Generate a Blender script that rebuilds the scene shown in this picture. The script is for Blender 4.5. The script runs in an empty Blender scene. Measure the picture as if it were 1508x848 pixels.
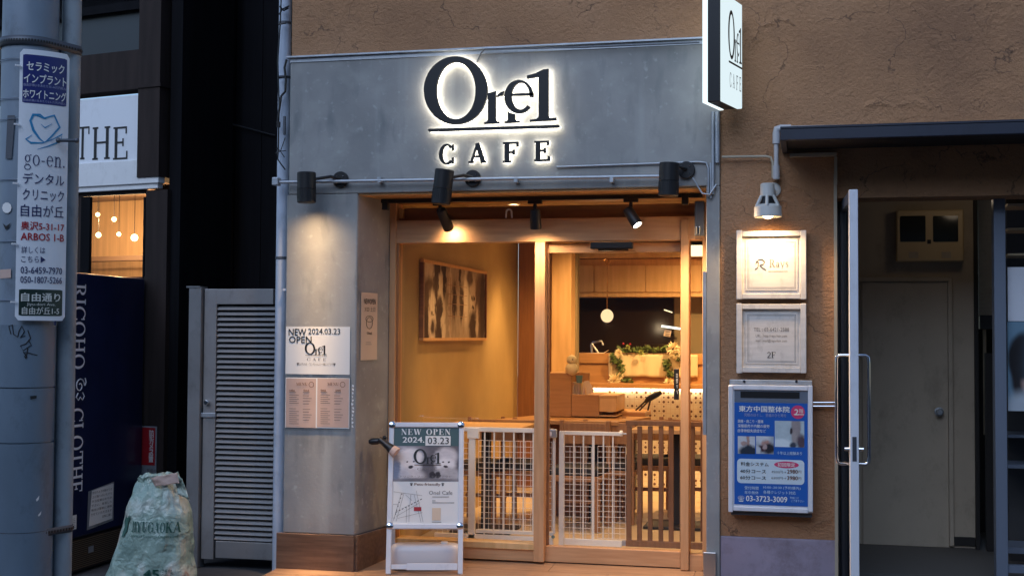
import bpy, bmesh, math, random
from mathutils import Vector, Matrix, noise
from mathutils.bvhtree import BVHTree
random.seed(7)
rad = math.radians
sc = bpy.context.scene
C = sc.collection
# ------------------------------------------------------------------ camera, world, sun, exposure
CAM = Vector((0, -7.7, 1.416)); FPX = 1900.0; W, H = 1508.0, 848.0
cd = bpy.data.cameras.new("camera"); cam = bpy.data.objects.new("camera", cd); C.objects.link(cam)
CR = Matrix.Rotation(rad(13.2), 3, 'Z') @ Matrix.Rotation(rad(92.1), 3, 'X') @ Matrix.Rotation(rad(0.33), 3, 'Z')
cam.matrix_world = Matrix.Translation(CAM) @ CR.to_4x4()
cd.sensor_width = 36; cd.lens = 36 * FPX / W; cd.clip_end = 2000; cd.clip_start = 0.05
sc.camera = cam
world = bpy.data.worlds.new("World"); sc.world = world; world.use_nodes = True
wn = world.node_tree.nodes; wl = world.node_tree.links
sky = wn.new("ShaderNodeTexSky"); sky.sky_type = 'NISHITA'; sky.sun_disc = False
SUN_EL, SUN_AZ = rad(38), rad(200)
sky.sun_elevation = SUN_EL; sky.sun_rotation = SUN_AZ; sky.ozone_density = 3.0; sky.air_density = 1.0; sky.dust_density = .6
bg = [n for n in wn if n.type == 'BACKGROUND'][0]
wl.new(sky.outputs[0], bg.inputs[0]); bg.inputs[1].default_value = 0.15
sl = bpy.data.lights.new("sun", 'SUN'); sl.energy = 1.3; sl.angle = rad(50); sl.color = (0.58, 0.74, 1.0)
so = bpy.data.objects.new("sun", sl); C.objects.link(so)
so.rotation_euler = (rad(52), 0, rad(-12))
sc.view_settings.view_transform = 'Standard'; sc.view_settings.look = 'None'
sc.view_settings.exposure = 0.0; sc.view_settings.gamma = 1; sc.view_settings.use_curve_mapping = False
sc.render.engine = 'CYCLES'; sc.cycles.use_denoising = True
sc.cycles.max_bounces = 8; sc.cycles.transparent_max_bounces = 12
sc.cycles.sample_clamp_indirect = 4

# ------------------------------------------------------------------ frames: planes in the place, read off the photograph
def ray(u, v):
    d = CR @ Vector((u - W / 2, -(v - H / 2), -FPX)); return d.normalized()
class Fr:
    def __init__(s, O, R=(1, 0, 0), U=(0, 0, 1)):
        s.O = Vector(O); s.R = Vector(R).normalized(); s.U = Vector(U).normalized(); s.N = s.R.cross(s.U)
    def pt(s, a, b, d=0): return s.O + s.R * a + s.U * b + s.N * d
    def hit(s, u, v, d=0):
        r = ray(u, v); o = s.O + s.N * d
        t = (o - CAM).dot(s.N) / r.dot(s.N); return CAM + r * t
    def uv(s, u, v, d=0):
        p = s.hit(u, v, d) - s.O; return p.dot(s.R), p.dot(s.U)
    def box(s, u0, v0, u1, v1, d=0):
        um, vm = (u0 + u1) / 2, (v0 + v1) / 2
        q = [s.uv(u0, vm, d), s.uv(u1, vm, d), s.uv(um, v0, d), s.uv(um, v1, d)]
        A = [q[0][0], q[1][0]] if abs(q[0][0] - q[1][0]) > abs(q[2][0] - q[3][0]) else [q[2][0], q[3][0]]
        B = [q[2][1], q[3][1]] if abs(q[2][1] - q[3][1]) > abs(q[0][1] - q[1][1]) else [q[0][1], q[1][1]]
        return min(A), max(A), min(B), max(B)
def F(Y): return Fr((0, Y, 0))
def px(u, v, Y): return F(Y).hit(u, v)

# ------------------------------------------------------------------ materials
MT = {}
def nd(nt, t, **k):
    n = nt.nodes.new(t)
    for a, b in k.items(): setattr(n, a, b)
    return n
def mat(name, col, rough=.6, metal=0, var=0, vscale=4, stretch=(1, 1, 1), bump=0, bscale=60, col2=None, emit=None, estr=0, coat=0, spec=.5, bdist=.004, detail=6, trans=0):
    m = bpy.data.materials.new(name); m.use_nodes = True; nt = m.node_tree; p = nt.nodes["Principled BSDF"]
    p.inputs["Base Color"].default_value = (*col, 1); p.inputs["Roughness"].default_value = rough
    p.inputs["Metallic"].default_value = metal; p.inputs["Specular IOR Level"].default_value = spec
    if coat: p.inputs["Coat Weight"].default_value = coat
    if trans: p.inputs["Transmission Weight"].default_value = trans
    if emit: p.inputs["Emission Color"].default_value = (*emit, 1); p.inputs["Emission Strength"].default_value = estr
    if var or bump or col2:
        tc = nd(nt, "ShaderNodeTexCoord"); mp = nd(nt, "ShaderNodeMapping"); mp.inputs["Scale"].default_value = stretch
        nt.links.new(tc.outputs["Object"], mp.inputs["Vector"])
    if var or col2:
        n = nd(nt, "ShaderNodeTexNoise"); n.inputs["Scale"].default_value = vscale; n.inputs["Detail"].default_value = detail
        nt.links.new(mp.outputs[0], n.inputs["Vector"])
        r = nd(nt, "ShaderNodeValToRGB"); r.color_ramp.elements[0].position = .32; r.color_ramp.elements[1].position = .68
        c2 = col2 or tuple(min(1, c * (1 + var)) for c in col); c1 = col if col2 else tuple(c * (1 - var) for c in col)
        r.color_ramp.elements[0].color = (*c1, 1); r.color_ramp.elements[1].color = (*c2, 1)
        nt.links.new(n.outputs[0], r.inputs[0]); nt.links.new(r.outputs[0], p.inputs["Base Color"])
        mr = nd(nt, "ShaderNodeMapRange"); mr.inputs[3].default_value = max(0, rough - .08); mr.inputs[4].default_value = min(1, rough + .1)
        nt.links.new(n.outputs[0], mr.inputs[0]); nt.links.new(mr.outputs[0], p.inputs["Roughness"])
    if bump:
        n2 = nd(nt, "ShaderNodeTexNoise"); n2.inputs["Scale"].default_value = bscale; n2.inputs["Detail"].default_value = 5
        nt.links.new(mp.outputs[0], n2.inputs["Vector"])
        b = nd(nt, "ShaderNodeBump"); b.inputs["Strength"].default_value = bump; b.inputs["Distance"].default_value = bdist
        nt.links.new(n2.outputs[0], b.inputs["Height"]); nt.links.new(b.outputs[0], p.inputs["Normal"])
    MT[name] = m; return m
def wood(name, c1, c2, axis='x', rough=.5, sc_=1.0):
    s = {'x': (1.2, 14, 14), 'y': (14, 1.2, 14), 'z': (14, 14, 1.2)}[axis]
    return mat(name, c1, rough, col2=c2, vscale=3 * sc_, stretch=s, bump=.15, bscale=9, bdist=.002)
def emis(name, col, s):
    m = bpy.data.materials.new(name); m.use_nodes = True; nt = m.node_tree; nt.nodes.clear()
    e = nd(nt, "ShaderNodeEmission"); e.inputs[0].default_value = (*col, 1); e.inputs[1].default_value = s
    o = nd(nt, "ShaderNodeOutputMaterial"); nt.links.new(e.outputs[0], o.inputs[0]); MT[name] = m; return m
def glassm(name, tint=(1, 1, 1), refl=1.0):
    m = bpy.data.materials.new(name); m.use_nodes = True; nt = m.node_tree; nt.nodes.clear()
    t = nd(nt, "ShaderNodeBsdfTransparent"); t.inputs[0].default_value = (*tint, 1)
    g = nd(nt, "ShaderNodeBsdfGlossy"); g.inputs["Roughness"].default_value = .02; g.inputs[0].default_value = (refl, refl, refl, 1)
    lw_ = nd(nt, "ShaderNodeLayerWeight"); lw_.inputs[0].default_value = .5
    pw_ = nd(nt, "ShaderNodeMath", operation='POWER'); pw_.inputs[1].default_value = 5; nt.links.new(lw_.outputs["Facing"], pw_.inputs[0])
    f = nd(nt, "ShaderNodeMath", operation='MULTIPLY_ADD'); f.inputs[1].default_value = .96; f.inputs[2].default_value = .04; nt.links.new(pw_.outputs[0], f.inputs[0])
    x = nd(nt, "ShaderNodeMixShader"); o = nd(nt, "ShaderNodeOutputMaterial")
    nt.links.new(f.outputs[0], x.inputs[0]); nt.links.new(t.outputs[0], x.inputs[1]); nt.links.new(g.outputs[0], x.inputs[2])
    nt.links.new(x.outputs[0], o.inputs[0]); MT[name] = m; return m
def blobs(name, base, bl, grain=.1, dist=.05, rough=.4, nscale=6, nstretch=(1, 1, 1)):
    """flat print: soft shapes over a base colour in the sheet's own UV"""
    m = bpy.data.materials.new(name); m.use_nodes = True; nt = m.node_tree; p = nt.nodes["Principled BSDF"]
    p.inputs["Roughness"].default_value = .7; p.inputs["Specular IOR Level"].default_value = .12
    uv = nd(nt, "ShaderNodeTexCoord"); n = nd(nt, "ShaderNodeTexNoise"); n.inputs["Scale"].default_value = nscale; n.inputs["Detail"].default_value = 5
    mp0 = nd(nt, "ShaderNodeMapping"); mp0.inputs["Scale"].default_value = nstretch
    nt.links.new(uv.outputs["UV"], mp0.inputs[0]); nt.links.new(mp0.outputs[0], n.inputs["Vector"])
    s1 = nd(nt, "ShaderNodeVectorMath", operation='SUBTRACT'); s1.inputs[1].default_value = (.5, .5, .5)
    nt.links.new(n.outputs["Color"], s1.inputs[0])
    s2 = nd(nt, "ShaderNodeVectorMath", operation='SCALE'); s2.inputs["Scale"].default_value = dist * 4
    nt.links.new(s1.outputs[0], s2.inputs[0])
    ad = nd(nt, "ShaderNodeVectorMath", operation='ADD'); nt.links.new(uv.outputs["UV"], ad.inputs[0]); nt.links.new(s2.outputs[0], ad.inputs[1])
    cur = None
    for (cx, cy, rx, ry, col, soft) in bl:
        mp = nd(nt, "ShaderNodeMapping"); mp.inputs["Location"].default_value = (-cx / rx, -cy / ry, 0); mp.inputs["Scale"].default_value = (1 / rx, 1 / ry, 0)
        nt.links.new(ad.outputs[0], mp.inputs[0])
        ln = nd(nt, "ShaderNodeVectorMath", operation='LENGTH'); nt.links.new(mp.outputs[0], ln.inputs[0])
        mr = nd(nt, "ShaderNodeMapRange", interpolation_type='SMOOTHSTEP'); mr.inputs[1].default_value = 1 + soft; mr.inputs[2].default_value = max(0, 1 - soft)
        nt.links.new(ln.outputs["Value"], mr.inputs[0])
        mx = nd(nt, "ShaderNodeMix", data_type='RGBA'); nt.links.new(mr.outputs[0], mx.inputs[0])
        if cur is None: mx.inputs[6].default_value = (*base, 1)
        else: nt.links.new(cur, mx.inputs[6])
        mx.inputs[7].default_value = (*col, 1); cur = mx.outputs[2]
    g = nd(nt, "ShaderNodeMix", data_type='RGBA', blend_type='OVERLAY'); g.inputs[0].default_value = grain * 4
    nt.links.new(cur, g.inputs[6]); nt.links.new(n.outputs["Fac"], g.inputs[7]); nt.links.new(g.outputs[2], p.inputs["Base Color"])
    MT[name] = m; return m

def concrete_mat(name):
    m = mat(name, (.27, .29, .30), .75, bump=.25, bscale=45, bdist=.003, var=.01)
    nt = m.node_tree; p = nt.nodes["Principled BSDF"]
    tc = nd(nt, "ShaderNodeTexCoord")
    def noi(st, s, lo, hi, det=8):
        mp = nd(nt, "ShaderNodeMapping"); mp.inputs["Scale"].default_value = st; nt.links.new(tc.outputs["Object"], mp.inputs[0])
        n = nd(nt, "ShaderNodeTexNoise"); n.inputs["Scale"].default_value = s; n.inputs["Detail"].default_value = det; nt.links.new(mp.outputs[0], n.inputs["Vector"])
        r = nd(nt, "ShaderNodeMapRange"); r.inputs[1].default_value = lo; r.inputs[2].default_value = hi; nt.links.new(n.outputs[0], r.inputs[0]); return r.outputs[0]
    def mix(f, a, b):
        x = nd(nt, "ShaderNodeMix", data_type='RGBA'); nt.links.new(f, x.inputs[0])
        for i, c in ((6, a), (7, b)):
            if isinstance(c, tuple): x.inputs[i].default_value = (*c, 1)
            else: nt.links.new(c, x.inputs[i])
        return x.outputs[2]
    c = mix(noi((1, 1, .8), 1.6, .35, .65), (.225, .225, .222), (.36, .352, .34))
    c = mix(noi((5, 5, .35), 1.2, .56, .9), c, (.46, .47, .46)); c = mix(noi((1, 1, 1.3), 4.5, .5, .85), c, (.38, .38, .36))
    c = mix(noi((3, 3, 1), 3, .56, .8), c, (.17, .185, .19))
    c = mix(noi((1, 1, 1), 22, .60, .8), c, (.42, .43, .42))
    nt.links.new(c, p.inputs["Base Color"]); return m
def stucco_mat(name, base, dark, light):
    m = mat(name, base, .85, var=.01); nt = m.node_tree; p = nt.nodes["Principled BSDF"]
    tc = nd(nt, "ShaderNodeTexCoord")
    n0 = nd(nt, "ShaderNodeTexNoise"); n0.inputs["Scale"].default_value = 1.3; n0.inputs["Detail"].default_value = 6
    nt.links.new(tc.outputs["Object"], n0.inputs["Vector"])
    r = nd(nt, "ShaderNodeValToRGB"); e = r.color_ramp.elements; e[0].position = .3; e[0].color = (*dark, 1); e[1].position = .72; e[1].color = (*light, 1)
    q = r.color_ramp.elements.new(.5); q.color = (*base, 1)
    nt.links.new(n0.outputs[0], r.inputs[0])
    # trowel marks: warped voronoi edges
    w = nd(nt, "ShaderNodeTexNoise"); w.inputs["Scale"].default_value = 1.6; w.inputs["Detail"].default_value = 6; nt.links.new(tc.outputs["Object"], w.inputs["Vector"])
    a = nd(nt, "ShaderNodeVectorMath", operation='MULTIPLY_ADD'); a.inputs[1].default_value = (1.6, 1.6, 1.6)
    nt.links.new(w.outputs["Color"], a.inputs[0]); nt.links.new(tc.outputs["Object"], a.inputs[2])
    v = nd(nt, "ShaderNodeTexVoronoi", feature='DISTANCE_TO_EDGE'); v.inputs["Scale"].default_value = 1.7; nt.links.new(a.outputs[0], v.inputs["Vector"])
    vr = nd(nt, "ShaderNodeMapRange"); vr.inputs[1].default_value = 0; vr.inputs[2].default_value = .09; vr.inputs[3].default_value = 1; vr.inputs[4].default_value = 0
    nt.links.new(v.outputs["Distance"], vr.inputs[0])
    g = nd(nt, "ShaderNodeTexNoise"); g.inputs["Scale"].default_value = 4; nt.links.new(tc.outputs["Object"], g.inputs["Vector"])
    gr = nd(nt, "ShaderNodeMapRange"); gr.inputs[1].default_value = .54; gr.inputs[2].default_value = .72; nt.links.new(g.outputs[0], gr.inputs[0])
    mu = nd(nt, "ShaderNodeMath", operation='MULTIPLY'); nt.links.new(vr.outputs[0], mu.inputs[0]); nt.links.new(gr.outputs[0], mu.inputs[1])
    f = nd(nt, "ShaderNodeTexNoise"); f.inputs["Scale"].default_value = 48; f.inputs["Detail"].default_value = 8; f.inputs["Roughness"].default_value = .7
    nt.links.new(tc.outputs["Object"], f.inputs["Vector"])
    s = nd(nt, "ShaderNodeMath", operation='MULTIPLY_ADD'); s.inputs[1].default_value = .55; nt.links.new(mu.outputs[0], s.inputs[0]); nt.links.new(f.outputs[0], s.inputs[2])
    b = nd(nt, "ShaderNodeBump"); b.inputs["Strength"].default_value = 1.0; b.inputs["Distance"].default_value = .024
    nt.links.new(s.outputs[0], b.inputs["Height"]); nt.links.new(b.outputs[0], p.inputs["Normal"])
    dk = nd(nt, "ShaderNodeTexNoise"); dk.inputs["Scale"].default_value = 5; dk.inputs["Detail"].default_value = 9; dk.inputs["Roughness"].default_value = .7; nt.links.new(tc.outputs["Object"], dk.inputs["Vector"])
    dr_ = nd(nt, "ShaderNodeMapRange"); dr_.inputs[1].default_value = .54; dr_.inputs[2].default_value = .78; dr_.inputs[4].default_value = .5; nt.links.new(dk.outputs[0], dr_.inputs[0])
    mm = nd(nt, "ShaderNodeMix", data_type='RGBA'); nt.links.new(dr_.outputs[0], mm.inputs[0]); nt.links.new(r.outputs[0], mm.inputs[6]); mm.inputs[7].default_value = (dark[0] * .55, dark[1] * .6, dark[2] * .7, 1)
    ck = nd(nt, "ShaderNodeMapRange"); ck.inputs[1].default_value = .008; ck.inputs[2].default_value = 0; ck.inputs[4].default_value = .7; nt.links.new(v.outputs["Distance"], ck.inputs[0])
    c2 = nd(nt, "ShaderNodeMath", operation='MULTIPLY'); nt.links.new(ck.outputs[0], c2.inputs[0]); nt.links.new(gr.outputs[0], c2.inputs[1])
    m3 = nd(nt, "ShaderNodeMix", data_type='RGBA'); nt.links.new(c2.outputs[0], m3.inputs[0]); nt.links.new(mm.outputs[2], m3.inputs[6]); m3.inputs[7].default_value = (.10, .055, .035, 1)
    # shadows of trowel ridges painted in as short dark strokes, plus little pits
    cur = m3.outputs[2]
    for sc3, wd, lo3, amt3, seed3 in ((2.4, .012, .50, .75, 3.3), (4.6, .014, .55, .6, 9.1)):
        of = nd(nt, "ShaderNodeVectorMath", operation='ADD'); of.inputs[1].default_value = (seed3, seed3 * .7, seed3 * 1.3); nt.links.new(a.outputs[0], of.inputs[0])
        v3 = nd(nt, "ShaderNodeTexVoronoi", feature='DISTANCE_TO_EDGE'); v3.inputs["Scale"].default_value = sc3 * .6; nt.links.new(of.outputs[0], v3.inputs["Vector"])
        l3 = nd(nt, "ShaderNodeMapRange"); l3.inputs[1].default_value = wd; l3.inputs[2].default_value = 0; l3.inputs[4].default_value = amt3; nt.links.new(v3.outputs["Distance"], l3.inputs[0])
        k3 = nd(nt, "ShaderNodeTexNoise"); k3.inputs["Scale"].default_value = 4.5; k3.inputs["Detail"].default_value = 4; nt.links.new(of.outputs[0], k3.inputs["Vector"])
        g3 = nd(nt, "ShaderNodeMapRange"); g3.inputs[1].default_value = lo3; g3.inputs[2].default_value = lo3 + .08; nt.links.new(k3.outputs[0], g3.inputs[0])
        p3 = nd(nt, "ShaderNodeMath", operation='MULTIPLY'); nt.links.new(l3.outputs[0], p3.inputs[0]); nt.links.new(g3.outputs[0], p3.inputs[1])
        x3 = nd(nt, "ShaderNodeMix", data_type='RGBA'); nt.links.new(p3.outputs[0], x3.inputs[0]); nt.links.new(cur, x3.inputs[6]); x3.inputs[7].default_value = (.09, .05, .035, 1); cur = x3.outputs[2]
    pt3 = nd(nt, "ShaderNodeTexVoronoi", feature='F1'); pt3.inputs["Scale"].default_value = 38; pt3.inputs["Randomness"].default_value = 1; nt.links.new(tc.outputs["Object"], pt3.inputs["Vector"])
    q3 = nd(nt, "ShaderNodeMapRange"); q3.inputs[1].default_value = .24; q3.inputs[2].default_value = .10; q3.inputs[4].default_value = .7; nt.links.new(pt3.outputs["Distance"], q3.inputs[0])
    h3 = nd(nt, "ShaderNodeMath", operation='MULTIPLY'); nt.links.new(q3.outputs[0], h3.inputs[0]); nt.links.new(dr_.outputs[0], h3.inputs[1])
    x4 = nd(nt, "ShaderNodeMix", data_type='RGBA'); nt.links.new(h3.outputs[0], x4.inputs[0]); nt.links.new(cur, x4.inputs[6]); x4.inputs[7].default_value = (.10, .055, .035, 1)
    nt.links.new(x4.outputs[2], p.inputs["Base Color"])
    return m
def grime(name, amt=.5, scale=7, tint=(.5, .48, .45), lo=.52, hi=.75, stretch=(1, 1, .6)):
    """dirt and wear: a second, broken noise darkening the paint in patches and specks"""
    nt = MT[name].node_tree; p = nt.nodes["Principled BSDF"]; ip = p.inputs["Base Color"]; tc = nd(nt, "ShaderNodeTexCoord")
    mp = nd(nt, "ShaderNodeMapping"); mp.inputs["Scale"].default_value = stretch; nt.links.new(tc.outputs["Object"], mp.inputs[0])
    n = nd(nt, "ShaderNodeTexNoise"); n.inputs["Scale"].default_value = scale; n.inputs["Detail"].default_value = 10; n.inputs["Roughness"].default_value = .72; nt.links.new(mp.outputs[0], n.inputs["Vector"])
    r = nd(nt, "ShaderNodeMapRange"); r.inputs[1].default_value = lo; r.inputs[2].default_value = hi; r.inputs[4].default_value = amt; nt.links.new(n.outputs[0], r.inputs[0])
    x = nd(nt, "ShaderNodeMix", data_type='RGBA', blend_type='MULTIPLY'); nt.links.new(r.outputs[0], x.inputs[0])
    if ip.is_linked: nt.links.new(ip.links[0].from_socket, x.inputs[6])
    else: x.inputs[6].default_value = ip.default_value
    x.inputs[7].default_value = (*tint, 1); nt.links.new(x.outputs[2], ip)
concrete_mat("concrete"); stucco_mat("stucco", (.49, .255, .128), (.35, .18, .095), (.56, .305, .165))
mat("mauve_paint", (.30, .255, .33), .6, var=.12, bump=.2, bscale=30)
mat("asphalt", (.055, .055, .06), .9, var=.3, vscale=30, bump=.5, bscale=150)
mat("paving", (.07, .07, .075), .85, var=.2, vscale=12, bump=.3, bscale=90)
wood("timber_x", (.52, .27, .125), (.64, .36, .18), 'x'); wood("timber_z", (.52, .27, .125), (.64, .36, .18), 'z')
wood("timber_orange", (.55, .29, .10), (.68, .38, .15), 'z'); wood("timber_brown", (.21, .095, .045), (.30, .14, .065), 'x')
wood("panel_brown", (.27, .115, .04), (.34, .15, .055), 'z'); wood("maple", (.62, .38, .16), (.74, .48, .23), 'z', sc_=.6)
wood("counter_wood", (.40, .20, .07), (.50, .265, .10), 'x'); wood("table_wood", (.55, .33, .15), (.66, .42, .20), 'x')
wood("chair_wood", (.30, .15, .07), (.42, .22, .10), 'z'); wood("floor_tile", (.27, .15, .085), (.42, .25, .15), 'x', rough=.45)
wood("skirt_tile", (.12, .065, .04), (.21, .12, .075), 'x', rough=.4); wood("floor_pale", (.60, .47, .30), (.70, .56, .37), 'x', rough=.4)
wood("slat_wood", (.17, .075, .028), (.24, .11, .045), 'z')
mat("grout", (.42, .36, .30), .9)
mat("plaster_gold", (.45, .31, .125), .7, var=.16, vscale=1.1, bump=.12, bscale=12)
mat("ceiling", (.30, .20, .12), .8); mat("olive_wall", (.26, .21, .12), .8)
mat("black_metal", (.012, .012, .014), .45, spec=.4); mat("black_plastic", (.014, .014, .016), .35)
mat("black_siding", (.006, .006, .008), .8, spec=.12, var=.3, vscale=3, stretch=(6, 6, .4)); mat("alley_brown", (.030, .021, .019), .7, spec=.2, var=.25, vscale=3, stretch=(6, 6, .5))
mat("dark_panel", (.030, .037, .042), .35); mat("steel", (.55, .56, .58), .3, metal=1, var=.08, vscale=8); mat("chrome", (.8, .8, .82), .08, metal=1)
mat("galv", (.42, .45, .49), .45, metal=.6, var=.12, vscale=10); mat("white_paint", (.78, .78, .78), .45, var=.03, vscale=6)
mat("white_plastic", (.82, .82, .84), .3, var=.02); mat("gate_white", (.90, .86, .76), .4); mat("alu_white", (.70, .72, .78), .35)
mat("pvc_blue", (.50, .56, .66), .4, var=.08, vscale=5); mat("louvre_paint", (.24, .24, .245), .4, metal=.2, var=.1, vscale=4)
mat("louvre_face", (.31, .30, .30), .38, metal=.2, var=.08, vscale=4)
mat("pole_paint", (.185, .235, .295), .5, var=.16, vscale=5, stretch=(1, 1, .4), bump=.12, bscale=20); mat("pole_light", (.30, .34, .37), .5, var=.14, vscale=4)
mat("pole_sheet", (.145, .195, .25), .42, var=.16, vscale=3, stretch=(1, 1, .5), bump=.15, bscale=6, bdist=.01)
mat("band_steel", (.11, .12, .14), .5, metal=.5); mat("paper", (.80, .79, .77), .7, var=.02); mat("paper_pink", (.60, .42, .35), .6, var=.06)
mat("paper_cream", (.72, .56, .42), .7); mat("ink", (.012, .012, .014), .5); mat("ink_grey", (.16, .15, .15), .6); mat("ink_brown", (.16, .08, .06), .6)
mat("sign_white", (.78, .80, .84), .35); mat("navy_print", (.012, .02, .15), .4); mat("blue_print", (.02, .24, .48), .4); mat("text_navy", (.02, .025, .11), .4)
mat("red_print", (.40, .012, .02), .4); mat("dark_green", (.012, .03, .024), .35); mat("pale_text", (.72, .72, .66), .5); mat("navy_body", (.008, .014, .055), .35, var=.1, vscale=3, coat=.2)
mat("letter_silver", (.80, .80, .84), .35); mat("faded_text", (.35, .36, .55), .5)
mat("board_blue", (.012, .085, .36), .35, emit=(.012, .085, .40), estr=.12); mat("pink", (.62, .05, .16), .4); mat("pale_blue", (.60, .72, .80), .4)
mat("teal_green", (.045, .095, .10), .4); mat("canopy_navy", (.018, .023, .042), .4); mat("canopy_under", (.025, .022, .022), .7)
mat("beige_wall", (.50, .41, .31), .8, var=.06); mat("beige_metal", (.62, .46, .26), .5); mat("screen_glass", (.02, .025, .025), .12)
mat("dim_floor", (.10, .09, .08), .7); mat("dark_wall", (.018, .015, .014), .7); mat("alu_frame", (.17, .20, .26), .4, metal=.3); mat("alu_dark", (.075, .082, .10), .4, metal=.3)
mat("cloth", (.70, .58, .36), .9, bump=.3, bscale=40); mat("leaf", (.085, .13, .03), .6, var=.5, vscale=14); mat("flower", (.85, .74, .48), .7)
mat("tank", (.72, .68, .68), .35); mat("teal_cup", (.10, .22, .24), .3); mat("seat_black", (.02, .02, .022), .6)
mat("red_sign", (.36, .012, .018), .4); mat("pipe_tan", (.42, .36, .27), .5); mat("pipe_grey", (.48, .48, .50), .45); mat("frame_white", (.66, .62, .58), .6, var=.06, vscale=8, stretch=(1, 1, 6))
mat("dark_window", (.022, .014, .010), .12, spec=.25); mat("lamp_white", (.55, .55, .53), .4)
emis("led", (1.0, .93, .78), 15); emis("lightbox", (.80, .95, 1.0), .95); emis("lightbox_edge", (.82, .97, 1.0), 1.35)
emis("bulb_warm", (1, .62, .28), 14); emis("lamp_face", (1, .90, .70), 20); emis("globe", (1, .72, .38), 1.25); emis("strip_led", (1, .72, .38), 16); emis("tube", (1, 1, .85), 2); emis("panel_light", (1, .78, .42), 2.2)
emis("lobby_glow", (1, .85, .6), .6)
glassm("glass", refl=1.0); glassm("glass_dim", (.55, .58, .6)); glassm("film", (.96, .96, .96), .7)

for g_ in (("pole_paint", .9, 6), ("pole_sheet", .9, 5), ("pole_light", .9, 8), ("louvre_face", .6, 9), ("louvre_paint", .6, 9), ("mauve_paint", .9, 5, (.55, .5, .45), .48, .7, (1, 1, 1)), ("navy_body", .7, 8), ("frame_white", .6, 14), ("alu_white", .35, 12), ("beige_wall", .7, 4), ("pvc_blue", .6, 9), ("sign_white", .3, 6), ("canopy_navy", .7, 5), ("galv", .6, 10), ("white_paint", .4, 8), ("skirt_tile", .4, 8), ("plaster_gold", .45, 2.2, (.72, .66, .55), .4, .7, (1, .5, .35))): grime(*g_)
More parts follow.
